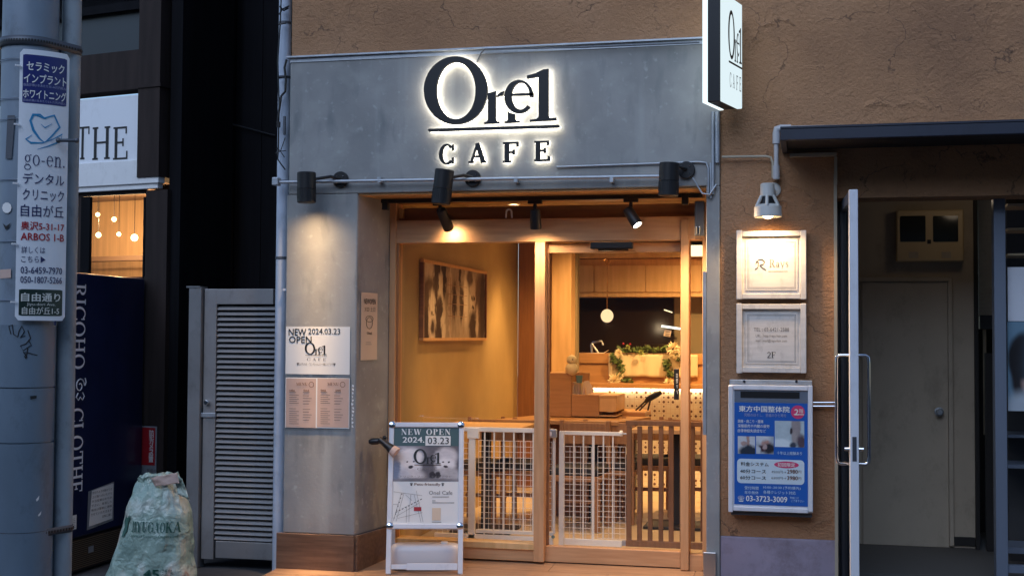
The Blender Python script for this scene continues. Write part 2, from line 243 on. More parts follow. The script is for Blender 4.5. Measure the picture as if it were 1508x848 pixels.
# ------------------------------------------------------------------ mesh builder
class MB:
    def __init__(s): s.v = []; s.f = []; s.uvq = None
    def add(s, vs, fs):
        k = len(s.v); s.v += [Vector(x) for x in vs]; s.f += [tuple(i + k for i in f) for f in fs]; return s
    def box(s, fr, a0, a1, b0, b1, d0, d1):
        P = [fr.pt(a, b, d) for d in (d0, d1) for b in (b0, b1) for a in (a0, a1)]
        return s.add(P, [(0, 2, 3, 1), (4, 5, 7, 6), (0, 1, 5, 4), (2, 6, 7, 3), (0, 4, 6, 2), (1, 3, 7, 5)])
    def pbox(s, Y, u0, v0, u1, v1, d0, d1):
        fr = F(Y) if not isinstance(Y, Fr) else Y
        a0, a1, b0, b1 = fr.box(u0, v0, u1, v1); return s.box(fr, a0, a1, b0, b1, d0, d1)
    def wbox(s, x0, x1, y0, y1, z0, z1): return s.box(F(0), x0, x1, z0, z1, -y1, -y0)
    def quad(s, fr, a0, a1, b0, b1, d=0, bend=None, n=1):
        for i in range(n):
            x0 = a0 + (a1 - a0) * i / n; x1 = a0 + (a1 - a0) * (i + 1) / n
            s.add([fr.pt(x0, b0, d), fr.pt(x1, b0, d), fr.pt(x1, b1, d), fr.pt(x0, b1, d)], [(0, 1, 2, 3)])
        return s
    def cyl(s, p0, p1, r0, r1=None, n=16, caps=True):
        p0 = Vector(p0); p1 = Vector(p1); r1 = r0 if r1 is None else r1
        z = (p1 - p0).normalized(); x = z.orthogonal().normalized(); y = z.cross(x)
        vs = []
        for p, r in ((p0, r0), (p1, r1)):
            for i in range(n):
                t = 2 * math.pi * i / n; vs.append(p + (x * math.cos(t) + y * math.sin(t)) * r)
        fs = [(i, (i + 1) % n, n + (i + 1) % n, n + i) for i in range(n)]
        if caps: fs += [tuple(range(n - 1, -1, -1)), tuple(range(n, 2 * n))]
        return s.add(vs, fs)
    def tube(s, pts, r, n=8, closed=False):
        pts = [Vector(p) for p in pts]; m = len(pts); vs = []; prev = None
        for k, p in enumerate(pts):
            a = pts[k - 1] if k else pts[0]; b = pts[min(k + 1, m - 1)]
            z = (b - a).normalized()
            x = (prev - z * prev.dot(z)).normalized() if prev is not None else z.orthogonal().normalized()
            prev = x; y = z.cross(x)
            rr = r if not isinstance(r, (list, tuple)) else r[k]
            vs += [p + (x * math.cos(2 * math.pi * i / n) + y * math.sin(2 * math.pi * i / n)) * rr for i in range(n)]
        fs = [(k * n + i, k * n + (i + 1) % n, (k + 1) * n + (i + 1) % n, (k + 1) * n + i) for k in range(m - 1) for i in range(n)]
        fs += [tuple(range(n - 1, -1, -1)), tuple(range((m - 1) * n, m * n))]
        return s.add(vs, fs)
    def lathe(s, prof, c, ax=(0, 0, 1), n=24):
        z = Vector(ax).normalized(); x = z.orthogonal().normalized(); y = z.cross(x); c = Vector(c); vs = []; m = len(prof)
        for r, h in prof:
            vs += [c + z * h + (x * math.cos(2 * math.pi * i / n) + y * math.sin(2 * math.pi * i / n)) * max(r, 1e-4) for i in range(n)]
        fs = [(k * n + i, k * n + (i + 1) % n, (k + 1) * n + (i + 1) % n, (k + 1) * n + i) for k in range(m - 1) for i in range(n)]
        fs += [tuple(range(n - 1, -1, -1)), tuple(range((m - 1) * n, m * n))]
        return s.add(vs, fs)
    def ball(s, c, r, n=14, sz=1.0):
        m = n // 2
        return s.lathe([(r * math.sin(math.pi * k / m), -r * sz * math.cos(math.pi * k / m)) for k in range(m + 1)], c, n=n)
    def prism(s, fr, poly, d0, d1=None):
        n = len(poly)
        if d1 is None: return s.add([fr.pt(a, b, d0) for a, b in poly], [tuple(range(n))])
        vs = [fr.pt(a, b, d1) for a, b in poly] + [fr.pt(a, b, d0) for a, b in poly]
        return s.add(vs, [tuple(range(n)), tuple(range(2 * n - 1, n - 1, -1))] + [(i, n + i, n + (i + 1) % n, (i + 1) % n) for i in range(n)])
    def ring(s, fr, outer, inner, d0, d1=None, closed=True):
        n = len(outer); vs = [fr.pt(a, b, d1 if d1 is not None else d0) for a, b in outer + inner]
        m = n if closed else n - 1
        fs = [(i, (i + 1) % n, n + (i + 1) % n, n + i) for i in range(m)]
        if d1 is not None:
            vs += [fr.pt(a, b, d0) for a, b in outer + inner]
            fs += [(2 * n + i, 3 * n + i, 3 * n + (i + 1) % n, 2 * n + (i + 1) % n) for i in range(m)]
            fs += [(i, 2 * n + i, 2 * n + (i + 1) % n, (i + 1) % n) for i in range(m)] + [(n + i, n + (i + 1) % n, 3 * n + (i + 1) % n, 3 * n + i) for i in range(m)]
            if not closed: fs += [(0, n, 3 * n, 2 * n), (n - 1, 3 * n - 1, 4 * n - 1, 2 * n - 1)]
        return s.add(vs, fs)
    def warp(s, fn): s.v = [Vector(fn(p)) for p in s.v]; return s
    def fix(s, me):
        b = bmesh.new(); b.from_mesh(me); bmesh.ops.recalc_face_normals(b, faces=b.faces); b.to_mesh(me); b.free()
    def obj(s, name, m, parent=None, bev=0, smooth=None, uv=False, recalc=True):
        me = bpy.data.meshes.new(name); inv = wm(parent).inverted() if parent else None
        me.from_pydata([(inv @ p) if inv else p for p in s.v], [], s.f)
        if recalc and len(s.f) > 1: s.fix(me)
        me.materials.append(MT[m])
        if uv:
            l = me.uv_layers.new(name="UVMap")
            for i, q in enumerate(((0, 0), (1, 0), (1, 1), (0, 1))): l.data[i].uv = q
        if smooth is not None:
            for p in me.polygons: p.use_smooth = True
            try: me.set_sharp_from_angle(angle=rad(smooth))
            except Exception: pass
        o = bpy.data.objects.new(name, me); C.objects.link(o)
        if parent: o.parent = parent
        if name == "small_print": o["kind"] = "stuff"
        if bev:
            b = o.modifiers.new("bevel", 'BEVEL'); b.width = bev; b.segments = 2; b.limit_method = 'ANGLE'; b.angle_limit = rad(50)
        return o
def wm(o):
    m = Matrix.Identity(4)
    while o is not None: m = o.matrix_basis @ m; o = o.parent
    return m
def tag(o, label=None, cat=None, group=None, kind=None):
    for k, x in (('label', label), ('category', cat), ('group', group), ('kind', kind)):
        if x: o[k] = x
    return o
def thing(name, label, cat, loc=(0, 0, 0), group=None):
    o = bpy.data.objects.new(name, None); o.empty_display_size = .1; C.objects.link(o); o.location = loc; return tag(o, label, cat, group)
def struct(o): o['kind'] = 'structure'; return o
def dup(root, loc, label, rz=None):
    r = root.copy(); C.objects.link(r); r.location = loc; r['label'] = label
    if rz is not None: r.rotation_euler = (0, 0, rz)
    for ch in list(root.children):
        c = ch.copy(); C.objects.link(c); c.parent = r
        for g in ch.children:
            d = g.copy(); C.objects.link(d); d.parent = c
    return r
def spot(name, loc, to, energy, size, col=(1, .72, .42), blend=.5, r=.03):
    l = bpy.data.lights.new(name, 'SPOT'); l.energy = energy; l.spot_size = rad(size); l.spot_blend = blend; l.color = col; l.shadow_soft_size = r
    o = bpy.data.objects.new(name, l); C.objects.link(o); o.location = loc
    o.rotation_euler = (Vector(to) - Vector(loc)).to_track_quat('-Z', 'Y').to_euler(); return o
def point(name, loc, energy, col=(1, .7, .4), r=.04):
    l = bpy.data.lights.new(name, 'POINT'); l.energy = energy; l.color = col; l.shadow_soft_size = r
    o = bpy.data.objects.new(name, l); C.objects.link(o); o.location = loc; return o

# ------------------------------------------------------------------ lettering
def sans(text, bold=0):
    c = bpy.data.curves.new("t", "FONT"); c.body = text; c.resolution_u = 2; c.align_x = 'CENTER' if '\n' in text else 'LEFT'; c.space_line = .8 if '\n' in text and len(text.split('\n')[0]) == 1 else 1
    o = bpy.data.objects.new("t", c); C.objects.link(o); dg = bpy.context.evaluated_depsgraph_get()
    m = bpy.data.meshes.new_from_object(o.evaluated_get(dg))
    v = [(p.co.x, p.co.y) for p in m.vertices]; f = [tuple(p.vertices) for p in m.polygons]
    bpy.data.objects.remove(o); bpy.data.curves.remove(c); bpy.data.meshes.remove(m)
    if not bold: return [(v, f)]
    return [([(x + dx, y + dy) for x, y in v], f) for dx, dy in ((0, 0), (-bold, 0), (bold, 0), (0, bold * .7), (0, -bold * .7))]
def arc(cx, cy, rx, ry, T, t, a0=0, a1=360, n=28):
    o = []; i = []
    for k in range(n + 1):
        a = rad(a0 + (a1 - a0) * k / n); o.append((cx + rx * math.cos(a), cy + ry * math.sin(a))); i.append((cx + (rx - T) * math.cos(a), cy + (ry - t) * math.sin(a)))
    return ([*o, *i], [(k, k + 1, n + 2 + k, n + 1 + k) for k in range(n)])
def bar(x0, y0, x1, y1, w):
    dx, dy = x1 - x0, y1 - y0; l = math.hypot(dx, dy); nx, ny = -dy / l * w / 2, dx / l * w / 2
    return ([(x0 + nx, y0 + ny), (x0 - nx, y0 - ny), (x1 - nx, y1 - ny), (x1 + nx, y1 + ny)], [(0, 1, 2, 3)])
def serif(text, T=.15, t=.05, track=.12, s=.09):
    out = []; x = 0
    def stem(c, y0=0, y1=1, top=True, bot=True, w=None):
        w = w or T; r = [bar(c, y0, c, y1, w)]
        if top: r.append(bar(c - w / 2 - s, y1 - t / 2, c + w / 2 + s, y1 - t / 2, t))
        if bot: r.append(bar(c - w / 2 - s, y0 + t / 2, c + w / 2 + s, y0 + t / 2, t))
        return r
    def foot(c, y=0, w=.12): return [bar(c - w, y + t / 2, c + w, y + t / 2, t)]
    G = {
     'I': (.30, stem(.15)), 'O': (.86, [arc(.43, .5, .43, .5, T, t)]), 'Q': (.86, [arc(.43, .5, .43, .5, T, t)]),
     'C': (.78, [arc(.43, .5, .43, .5, T, t, 42, 318), bar(.75, .66, .75, .95, t), bar(.75, .05, .75, .34, t)]),
     'G': (.86, [arc(.43, .5, .43, .5, T, t, 42, 330), bar(.75, .66, .75, .95, t), bar(.76, .08, .76, .42, T), bar(.62, .42, .88, .42, t)]),
     'E': (.66, stem(.15) + [bar(.15, 1 - t / 2, .60, 1 - t / 2, t), bar(.15, t / 2, .64, t / 2, t), bar(.15, .52, .46, .52, t), bar(.60, .78, .60, 1, t), bar(.64, 0, .64, .25, t), bar(.46, .40, .46, .64, t)]),
     'F': (.62, stem(.15) + [bar(.15, 1 - t / 2, .60, 1 - t / 2, t), bar(.15, .50, .44, .50, t), bar(.60, .76, .60, 1, t), bar(.44, .38, .44, .62, t)]),
     'L': (.62, stem(.15) + [bar(.15, t / 2, .60, t / 2, t), bar(.60, 0, .60, .27, t)]),
     'T': (.72, stem(.36, top=False) + [bar(.02, 1 - t / 2, .70, 1 - t / 2, t), bar(.02, .76, .02, 1, t), bar(.70, .76, .70, 1, t)]),
     'H': (.80, stem(.14) + stem(.66) + [bar(.14, .52, .66, .52, t)]),
     'N': (.82, stem(.13, bot=True, w=t) + stem(.70, bot=False, w=t) + [bar(.13, .97, .70, .03, T)]),
     'M': (.98, stem(.12, w=t) + stem(.86) + [bar(.12, .97, .48, .05, T), bar(.48, .05, .84, .97, t)]),
     'P': (.66, stem(.15) + [arc(.30, .745, .33, .255, T, t, -90, 90)]),
     'R': (.76, stem(.15) + [arc(.30, .745, .33, .255, T, t, -90, 90), bar(.36, .50, .68, .02, T)] + foot(.70)),
     'A': (.80, [bar(.10, .02, .40, .98, t), bar(.38, .98, .68, .02, T), bar(.20, .32, .60, .32, t)] + foot(.10) + foot(.69)),
     'K': (.80, stem(.15) + [bar(.20, .42, .62, .98, t), bar(.34, .60, .70, .02, T)] + foot(.72) + foot(.62, 1 - t)),
     'J': (.50, stem(.34, .2, 1, bot=False) + [arc(.20, .2, .215, .25, T, t, -150, 0)]),
     'U': (.80, stem(.15, .33, 1, bot=False) + stem(.66, .33, 1, bot=False, w=t) + [arc(.385, .34, .31, .34, T, t * 1.4, 180, 360)]),
     'W': (1.1, [bar(.10, .98, .34, .02, T), bar(.34, .02, .56, .98, t), bar(.54, .98, .78, .02, T), bar(.78, .02, 1.0, .98, t)] + foot(.10, 1 - t) + foot(.55, 1 - t) + foot(1.0, 1 - t)),
     'Y': (.76, [bar(.10, .98, .38, .45, T), bar(.38, .45, .66, .98, t)] + stem(.38, 0, .5, top=False) + foot(.10, 1 - t) + foot(.66, 1 - t)),
     'D': (.80, stem(.15) + [arc(.30, .5, .44, .5, T, t, -90, 90)]),
     'S': (.56, [arc(.28, .74, .26, .26, T * .8, t, 30, 200), arc(.28, .26, .28, .26, T * .8, t, 210, 380), bar(.08, .66, .48, .36, T)]),
     'o': (.56, [arc(.28, .33, .28, .33, T * .85, t)]), 'e': (.54, [arc(.28, .33, .28, .33, T * .85, t, 0, 320), bar(.08, .36, .55, .36, t)]),
     'n': (.66, stem(.15, 0, .64, top=False) + [bar(.02, .62, .15, .62, t), arc(.36, .38, .22, .27, T * .9, t * 1.4, 0, 150)] + stem(.51, 0, .40, top=False)),
     'g': (.56, [arc(.26, .42, .22, .22, T * .8, t), arc(.27, -.10, .27, .17, T * .6, t), bar(.10, .18, .16, .05, t), bar(.40, .60, .56, .66, t), bar(.12, .06, .40, .06, t * 1.4)]),
     'a': (.52, [arc(.22, .18, .20, .19, T * .8, t), bar(.40, 0, .40, .45, T * .8), arc(.25, .44, .19, .2, T * .7, t, 0, 160), bar(.40, t / 2, .52, t / 2, t)]),
     'y': (.60, [bar(.08, .62, .30, .03, T * .8), bar(.30, .03, .52, .62, t), bar(.30, .05, .18, -.25, t)] + foot(.08, .62, .08) + foot(.5, .62, .08)),
     's': (.42, [arc(.2, .48, .18, .17, T * .7, t, 30, 200), arc(.2, .17, .2, .17, T * .7, t, 210, 380), bar(.06, .42, .34, .24, T * .7)]),
     '2': (.56, [arc(.28, .70, .26, .30, T * .9, t, -30, 170), bar(.48, .56, .06, .06, T * .7), bar(.02, t, .56, t, t * 2)]),
     '-': (.34, [bar(.03, .30, .31, .30, t * 1.3)]), '.': (.2, [arc(.1, .07, .07, .07, .069, .069)]), ' ': (.35, []),
    }
    for ch in text:
        w, parts = G[ch]
        for v, f in parts: out.append(([(p[0] + x, p[1]) for p in v], f))
        x += w + track
    return out
def lay(shapes, fr, box, d=.002, depth=None, keep=False, mb=None, step=.0001):
    """fit flat shapes into a (a0,a1,b0,b1) rectangle of the frame"""
    a0, a1, b0, b1 = box; X = [p[0] for v, f in shapes for p in v]; Y_ = [p[1] for v, f in shapes for p in v]
    x0, x1, y0, y1 = min(X), max(X), min(Y_), max(Y_); sx = (a1 - a0) / (x1 - x0); sy = (b1 - b0) / max(1e-6, y1 - y0)
    if keep: sx = sy = min(sx, sy)
    mb = mb or MB()
    for i, (v, f) in enumerate(shapes):
        q = [(a0 + (p[0] - x0) * sx, b0 + (p[1] - y0) * sy) for p in v]; dd = d + (i % 8) * step
        mb.add([fr.pt(a, b, dd) for a, b in q], f)
        if depth:
            ed = {}
            for g in f:
                for k in range(len(g)):
                    e = (g[k], g[(k + 1) % len(g)]); ed[e] = 1
            for (p_, q_) in list(ed):
                if (q_, p_) not in ed:
                    mb.add([fr.pt(*q[p_], dd), fr.pt(*q[q_], dd), fr.pt(*q[q_], dd - depth), fr.pt(*q[p_], dd - depth)], [(0, 1, 2, 3)])
            mb.add([fr.pt(a, b, dd - depth) for a, b in q], [tuple(reversed(g)) for g in f])
    return mb
def text_px(text, fr, u0, v0, u1, v1, m, parent, name='lettering', d=.003, bold=0, ser=False, **k):
    sh = serif(text, **k) if ser else sans(text, bold)
    return lay(sh, fr, fr.box(u0, v0, u1, v1, d), d).obj(name, m, parent, recalc=False)
def text_ab(text, fr, box, m, parent, name='lettering', d=.003, bold=0, ser=False, warp=None, **k):
    sh = serif(text, **k) if ser else sans(text, bold)
    mb = lay(sh, fr, box, d)
    if warp: mb.warp(warp)
    return mb.obj(name, m, parent, recalc=False)

# the cafe logo, outline points measured off the fascia sign (pixel units of an enlarged crop)
def ell(cx, cy, rx, ry, a0, a1, n): return [(cx + rx * math.cos(rad(a0 + (a1 - a0) * k / n)), cy - ry * math.sin(rad(a0 + (a1 - a0) * k / n))) for k in range(n + 1)]
LOGO = []   # (kind, data) in crop pixels; kind poly / ring / arc
LOGO.append(('ring', ell(300, 311, 199, 213, 0, 360, 48)[:-1], ell(302, 312, 122, 178, 0, 360, 48)[:-1]))
LOGO.append(('poly', [(500, 328), (535, 320), (551, 316), (551, 490), (556, 503), (572, 505), (572, 517), (478, 521), (478, 509), (494, 506), (502, 494)], None))
LOGO.append(('poly', [(553, 352), (562, 336), (578, 324), (602, 314), (597, 343), (580, 344), (566, 350)], None))
LOGO.append(('poly', [(626, 440), (640, 452), (672, 458), (672, 488), (678, 499), (698, 500), (698, 511), (606, 516), (606, 505), (620, 502), (626, 492)], None))
eo = ell(695, 350, 91, 105, -2, 322, 34); ei = ell(706, 346, 56, 84, -4, 318, 34)
LOGO.append(('arc', eo, ei)); LOGO.append(('poly', [(644, 331), (786, 326), (786, 342), (644, 345)], None))
LOGO.append(('poly', [(745, 218), (800, 203), (846, 180), (880, 176), (880, 470), (888, 483), (928, 480), (930, 498), (764, 507), (764, 493), (806, 488), (818, 474), (818, 226), (746, 238)], None))
def rr(x0, y0, x1, y1, w):
    return [(x0, y0 - w / 2), (x1, y1 - w / 2), (x1 + w / 2, y1), (x1, y1 + w / 2), (x0, y0 + w / 2), (x0 - w / 2, y0)]
LOGO.append(('line', rr(134, 559, 942, 534, 18), None))
CAFE = [('C', 190, 640, 284, 773), ('A', 376, 632, 486, 764), ('F', 591, 628, 690, 760), ('E', 787, 621, 886, 752)]
FF = F(0)
def lp(p, fr=None, org=None):   # crop pixel -> facade coordinates
    return FF.uv(600 + p[0] * .23594, 60 + p[1] * .23594, .06)
LG = [(k, [lp(p) for p in a], [lp(p) for p in b] if b else None) for k, a, b in LOGO]
LX0 = min(p[0] for k, a, b in LG for p in a); LX1 = max(p[0] for k, a, b in LG for p in a)
LY0 = lp((0, 770))[1]; LY1 = max(p[1] for k, a, b in LG for p in a)
def logo_flat(fr, box, m, parent, d=.002, cafe=True, m2=None, name='logo'):
    a0, a1, b0, b1 = box; yb = LY0 if cafe else min(p[1] for k, a, b in LG for p in a)
    T = lambda p: (a0 + (p[0] - LX0) / (LX1 - LX0) * (a1 - a0), b0 + (p[1] - yb) / (LY1 - yb) * (b1 - b0))
    mb = MB()
    for i, (k, a, b) in enumerate(LG):
        a = [T(p) for p in a]; dd = d + i * .0001
        if k in ('poly', 'line'): mb.prism(fr, a, dd)
        else: mb.ring(fr, a, [T(p) for p in b], dd, closed=(k == 'ring'))
    o = mb.obj(name, m, parent, recalc=False)
    if cafe:
        mb = MB()
        for ch, x0, y0, x1, y1 in CAFE:
            p = T(lp((x0, y1))); q = T(lp((x1, y0))); lay(serif(ch, T=.16, t=.07), fr, (p[0], q[0], p[1], q[1]), d, mb=mb)
        mb.obj('lettering', m2 or m, parent, recalc=False)
    return o

# ================================================================== GROUND
GZ = -.13
struct(MB().wbox(-60, 60, -60, -4.2, GZ - .6, GZ - .12).obj("road", "asphalt"))
struct(MB().wbox(-60, 60, -4.2, 40, GZ - .6, GZ).obj("pavement", "paving"))
kb = MB()
for i in range(-12, 13): kb.wbox(i * 1.2 + .004, i * 1.2 + 1.196, -4.36, -4.2, GZ - .5, GZ + .006)
struct(kb.obj("kerb", "paving", bev=.01))

ob = thing("opposite_buildings", "row of plain grey brown buildings added across the street behind the camera for dark reflections", "buildings", (0, -17, GZ)); ob['kind'] = 'structure'  # unseen row, added so the shop glass has something dark to reflect
mat("far_wall", (.10, .10, .11), .8, var=.2, vscale=1)
for k, (x0, x1, h) in enumerate(((-40, -22, 7), (-21.8, -9, 8.5), (-8.8, 1, 6.5), (1.2, 11, 9), (11.2, 24, 7), (24.2, 40, 8))):
    m = MB(); m.wbox(x0, x1, -22, -15 - .4 * (k % 2), GZ - .2, h); m.wbox(x0 - .05, x1 + .05, -22, -14.9 - .4 * (k % 2), h + .001, h + .25); m.obj("wall", "far_wall", ob)
# ================================================================== STUCCO BUILDING
XL = F(0).uv(424, 400)[0]                       # left corner of the building
XJ0, XJ1 = F(0).uv(1040, 560)[0], F(0).uv(1060, 560)[0]
XR = F(0).uv(1232, 600)[0]
ZF = F(0).uv(430, 86)[1] ; ZS = F(0).uv(700, 281)[1]     # fascia top, soffit level
bl = thing("stucco_building", "ochre brown building with rough trowelled stucco walls above and right of the cafe", "building", (XR, .3, GZ))

ZB = F(0).uv(1140, 792)[1]; ZH = F(0).uv(1300, 290)[1]
ZCN = F(0).uv(1300, 212)[1]
MB().prism(Fr((0, .02, 0)), [(XL, ZF), (XJ1 + .002, ZF), (XJ1 + .002, ZB), (XR, ZB), (XR, ZCN), (4.6, ZCN), (4.6, 5.2), (XL, 5.2)], -.26, 0).obj("wall", "stucco", bl)
MB().wbox(XJ1 + .002, XR + .004, .012, .30, GZ, ZB - .001).obj("wall_base", "mauve_paint", bl, bev=.006)
MB().wbox(XR + .001, 4.6, .03, .279, ZH, ZCN - .001).obj("door_head", "stucco", bl)
MB().wbox(3.1, 4.6, .02, .30, GZ, ZH - .001).obj("end_wall", "stucco", bl)
MB().wbox(XR - .012, XR + .006, .0, .045, F(0).uv(1232, 850)[1], ZH + .14).obj("corner_trim", "pipe_tan", bl)

# ================================================================== CONCRETE SHOPFRONT
YW = .45
cs = thing("concrete_shopfront", "grey bare concrete surround of the cafe front with fascia, left pillar and thin right column", "shopfront", (XL, 0, GZ))
XPa = F(0).uv(524, 560)[0]; XPL = F(0).uv(419, 560)[0]
MB().wbox(XL, XJ1, 0, .30, ZS, ZF).obj("fascia", "concrete", cs, bev=.006)
# pillar: front face, splayed reveal running back to the window frame
XB = F(YW).uv(575, 560)[0]
ZK = F(0).uv(470, 786)[1]
pil = MB(); pil.add([(x, y, z) for z in (ZK, ZS - .001) for x, y in ((XPL, .001), (XPa, .001), (XB, YW + .02), (XPL, YW + .02))], [(0, 1, 5, 4), (1, 2, 6, 5), (2, 3, 7, 6), (3, 0, 4, 7), (4, 5, 6, 7), (3, 2, 1, 0)])
pil.obj("pillar", "concrete", cs, bev=.008)
MB().wbox(XJ0, XJ1, .001, .5, GZ, ZS - .001).obj("column", "concrete", cs, bev=.005)
MB().wbox(XB - .1, XJ0, .30, YW + .12, ZS - .02, ZS + .1).obj("soffit_beam", "timber_orange", cs)
MB().wbox(XPa, XJ0, .02, .30, ZS - .012, ZS - .001).obj("soffit", "timber_orange", cs)
MB().wbox(XL - .02, XJ1 + .01, -.028, .012, ZF - .002, ZF + .008).obj("flashing", "galv", cs)
MB().wbox(XL, XJ1, -.006, -.0005, ZF - .03, ZF - .003).obj("drip_edge", "galv", cs)
mb = MB(); mb.pbox(0, 1036, 812, 1055, 870, .001, .022); mb.obj("kick_plate", "steel", cs, bev=.003)
MB().pbox(0, 1035, 400, 1040, 640, -.05, .004).obj("edge_strip", "galv", cs)
# brown base tiles of the pillar
MB().wbox(XPL - .035, XPa + .004, -.018, .0, GZ, ZK).obj("skirting_tile", "skirt_tile", cs, bev=.002)
d_ = Vector((XB - XPa, YW, 0)).normalized()
sk = Fr((XPa + .004, 0, 0), d_); L_ = math.hypot(XB - XPa, YW)
MB().box(sk, 0, L_, GZ, ZK, 0, .018).obj("skirting_tile", "skirt_tile", cs, bev=.002)
# pale floor boards of wood look tile, laid on a sloping apron
ap = thing("porch_floor", "brown wood look tile floor of the cafe porch", "floor", ((XPL + XJ0) / 2, -.1, GZ)); ap['kind'] = 'structure'
def fz(y): return -.066 + .056 * (y + 0.0) if y > 0 else -.066 + .03 * y
X0, X1 = XPL - .03, XJ0 + .02
MB().add([(x, y, z) for x in (X0, X1) for y, z in ((-.95, GZ - .05), (-.95, fz(-.95) - .006), (0, fz(0) - .006), (.62, fz(.62) - .006), (.62, GZ - .05))], [(0, 1, 2, 3, 4), (9, 8, 7, 6, 5), (1, 6, 7, 2), (2, 7, 8, 3), (0, 5, 6, 1), (3, 8, 9, 4)]).obj("mortar_bed", "grout", ap)
ys = [-.95, -.75, -.55, -.35, -.15, .05, .25, .50]
for r in range(len(ys) - 1):
    x = X0 - (0, .5, .22, .7, .35, .62, .1)[r]
    while x < X1:
        a, b = max(x, X0), min(x + .9, X1); x += .9
        if b - a < .05: continue
        y0, y1 = ys[r] + .0015, ys[r + 1] - .0015
        m = MB(); m.add([(xx, yy, fz(yy) + h) for h in (-.005, 0) for xx, yy in ((a + .0015, y0), (b - .0015, y0), (b - .0015, y1), (a + .0015, y1))], [(3, 2, 1, 0), (4, 5, 6, 7), (0, 1, 5, 4), (1, 2, 6, 5), (2, 3, 7, 6), (3, 0, 4, 7)])
        m.obj("tile", "floor_tile", ap)

# ================================================================== FASCIA SIGN
sg = thing("cafe_sign", "black raised cafe logo letters lit from behind on the concrete fascia", "sign", px(728, 190, 0))
names = ["letter", "letter", "letter_arm", "letter_foot", "letter", "letter_bar", "letter", "underline"]
for (k, a, b), nm in zip(LG, names):
    for lit in (0, 1):
        mb = MB(); d0, d1 = (.03, .06) if not lit else (.022, .0295)
        if lit:   # the light strip on the back of each letter
            cx = sum(p[0] for p in a) / len(a); cy = sum(p[1] for p in a) / len(a)
        if k in ('poly', 'line'): mb.prism(FF, a, d0, d1)
        else: mb.ring(FF, a, b, d0, d1, closed=(k == 'ring'))
        if lit:
            q = mb.obj("led_back", "led", par); q.location = (0, 0, 0)
        else: par = mb.obj(nm, "black_metal", sg, smooth=40)
for ch, x0, y0, x1, y1 in CAFE:
    p = lp((x0, y1)); q = lp((x1, y0))
    par = lay(serif(ch, T=.20, t=.10, s=.07), FF, (p[0], q[0], p[1], q[1]), .045, depth=.022).obj("letter", "black_metal", sg)
    lay(serif(ch, T=.20, t=.10, s=.07), FF, (p[0], q[0], p[1], q[1]), .0225, depth=.003).obj("led_back", "led", par)

# ================================================================== RODS, CABLES AND LAMPS ON THE FASCIA
rod = thing("steel_rod", "long thin galvanised rod across the bottom of the concrete fascia", "rod", px(700, 262, 0))
MB().cyl(F(0).hit(412, 268.5, .05), F(0).hit(975, 259.5, .05), .011, n=10).obj("bar", "galv", rod, smooth=40)
MB().pbox(0, 407, 263, 416, 275, .02, .075).obj("end_clamp", "galv", rod, bev=.006)
for u in (560, 760, 900): MB().pbox(0, u, 262.5, u + 5, 270, .0, .06).obj("bracket", "galv", rod)
def wall_cyl(cu, v0, v1, bu, bv, tilt, label, d=.145):
    b = F(0).hit(bu, bv, 0)
    t = thing("wall_spotlight", label, "spotlight", b, group="black cylinder spotlights on the fascia")
    MB().cyl(b, b + Vector((0, -.022, 0)), .052, n=28).obj("base_plate", "black_metal", t, smooth=40, bev=.004)
    sm = MB()
    for k in range(4):
        a = rad(45 + 90 * k); sm.cyl(b + Vector((.03 * math.cos(a), -.022, .03 * math.sin(a))), b + Vector((.03 * math.cos(a), -.026, .03 * math.sin(a))), .004, n=8)
    sm.obj("screw", "chrome", t)
    top = F(0).hit(cu + tilt, v0, d); bot = F(0).hit(cu - tilt, v1, d)
    ax = (top - bot).normalized(); L = (top - bot).length; R = .059
    MB().lathe([(R - .006, -.004), (R, 0), (R, L * .42), (R - .003, L * .425), (R - .003, L * .44), (R, L * .445), (R, L - .004), (R - .004, L), (0, L)], bot, ax, n=32).obj("housing", "black_metal", t, smooth=30)
    fins = MB()
    for k in range(26):
        a = 2 * math.pi * k / 26; x = ax.orthogonal().normalized(); y = ax.cross(x); c = x * math.cos(a) + y * math.sin(a)
        fins.cyl(bot + ax * L * .12 + c * (R - .001), bot + ax * L * .42 + c * (R - .001), .0025, n=5)
    fins.obj("fins", "black_metal", t)
    MB().tube([b + Vector((0, -.02, .004)), b + Vector((-.04, -.08, .012)), top - ax * L * .25 + Vector((.03, 0, 0))], .010, n=10).obj("arm", "black_metal", t, smooth=60)
    return bot - ax * .004, -ax
bA, xA = wall_cyl(451.5, 254, 298, 502.5, 265, 0, "left black cylinder spotlight shining down the concrete pillar")
bB, xB_ = wall_cyl(652, 250, 300, 697, 263, 3.0, "middle black cylinder spotlight tilted beneath the logo letters")
bC, xC = wall_cyl(985, 240, 288, 1011, 251, 0.8, "right black cylinder spotlight beside the tangle of grey cables")
MB().tube([F(0).hit(1020, 262, .03), F(0).hit(1027, 274, .03), F(0).hit(1034, 285, .03), F(0).hit(1045, 287, .03), F(0).hit(1055, 272, .02)], .006).obj("loose_cable", "galv", None, smooth=60)
tag(C.objects["loose_cable"], "loose grey cable hanging from the right black spotlight", "cable")
cd1 = thing("conduit_run", "thin grey conduits on the fascia's right end and along its lower edge", "conduit", px(1040, 240, 0))
for pts, r in (([(820, 246), (1030, 238.5), (1040, 240), (1043, 248), (1043, 290)], .006), ([(1050, 165), (1050, 286)], .010), ([(1056, 165), (1056.5, 240)], .014), ([(1046.5, 240), (1047, 292)], .007)):
    MB().tube([F(0).hit(u, v, .012) for u, v in pts], r).obj("conduit", "galv", cd1, smooth=60)
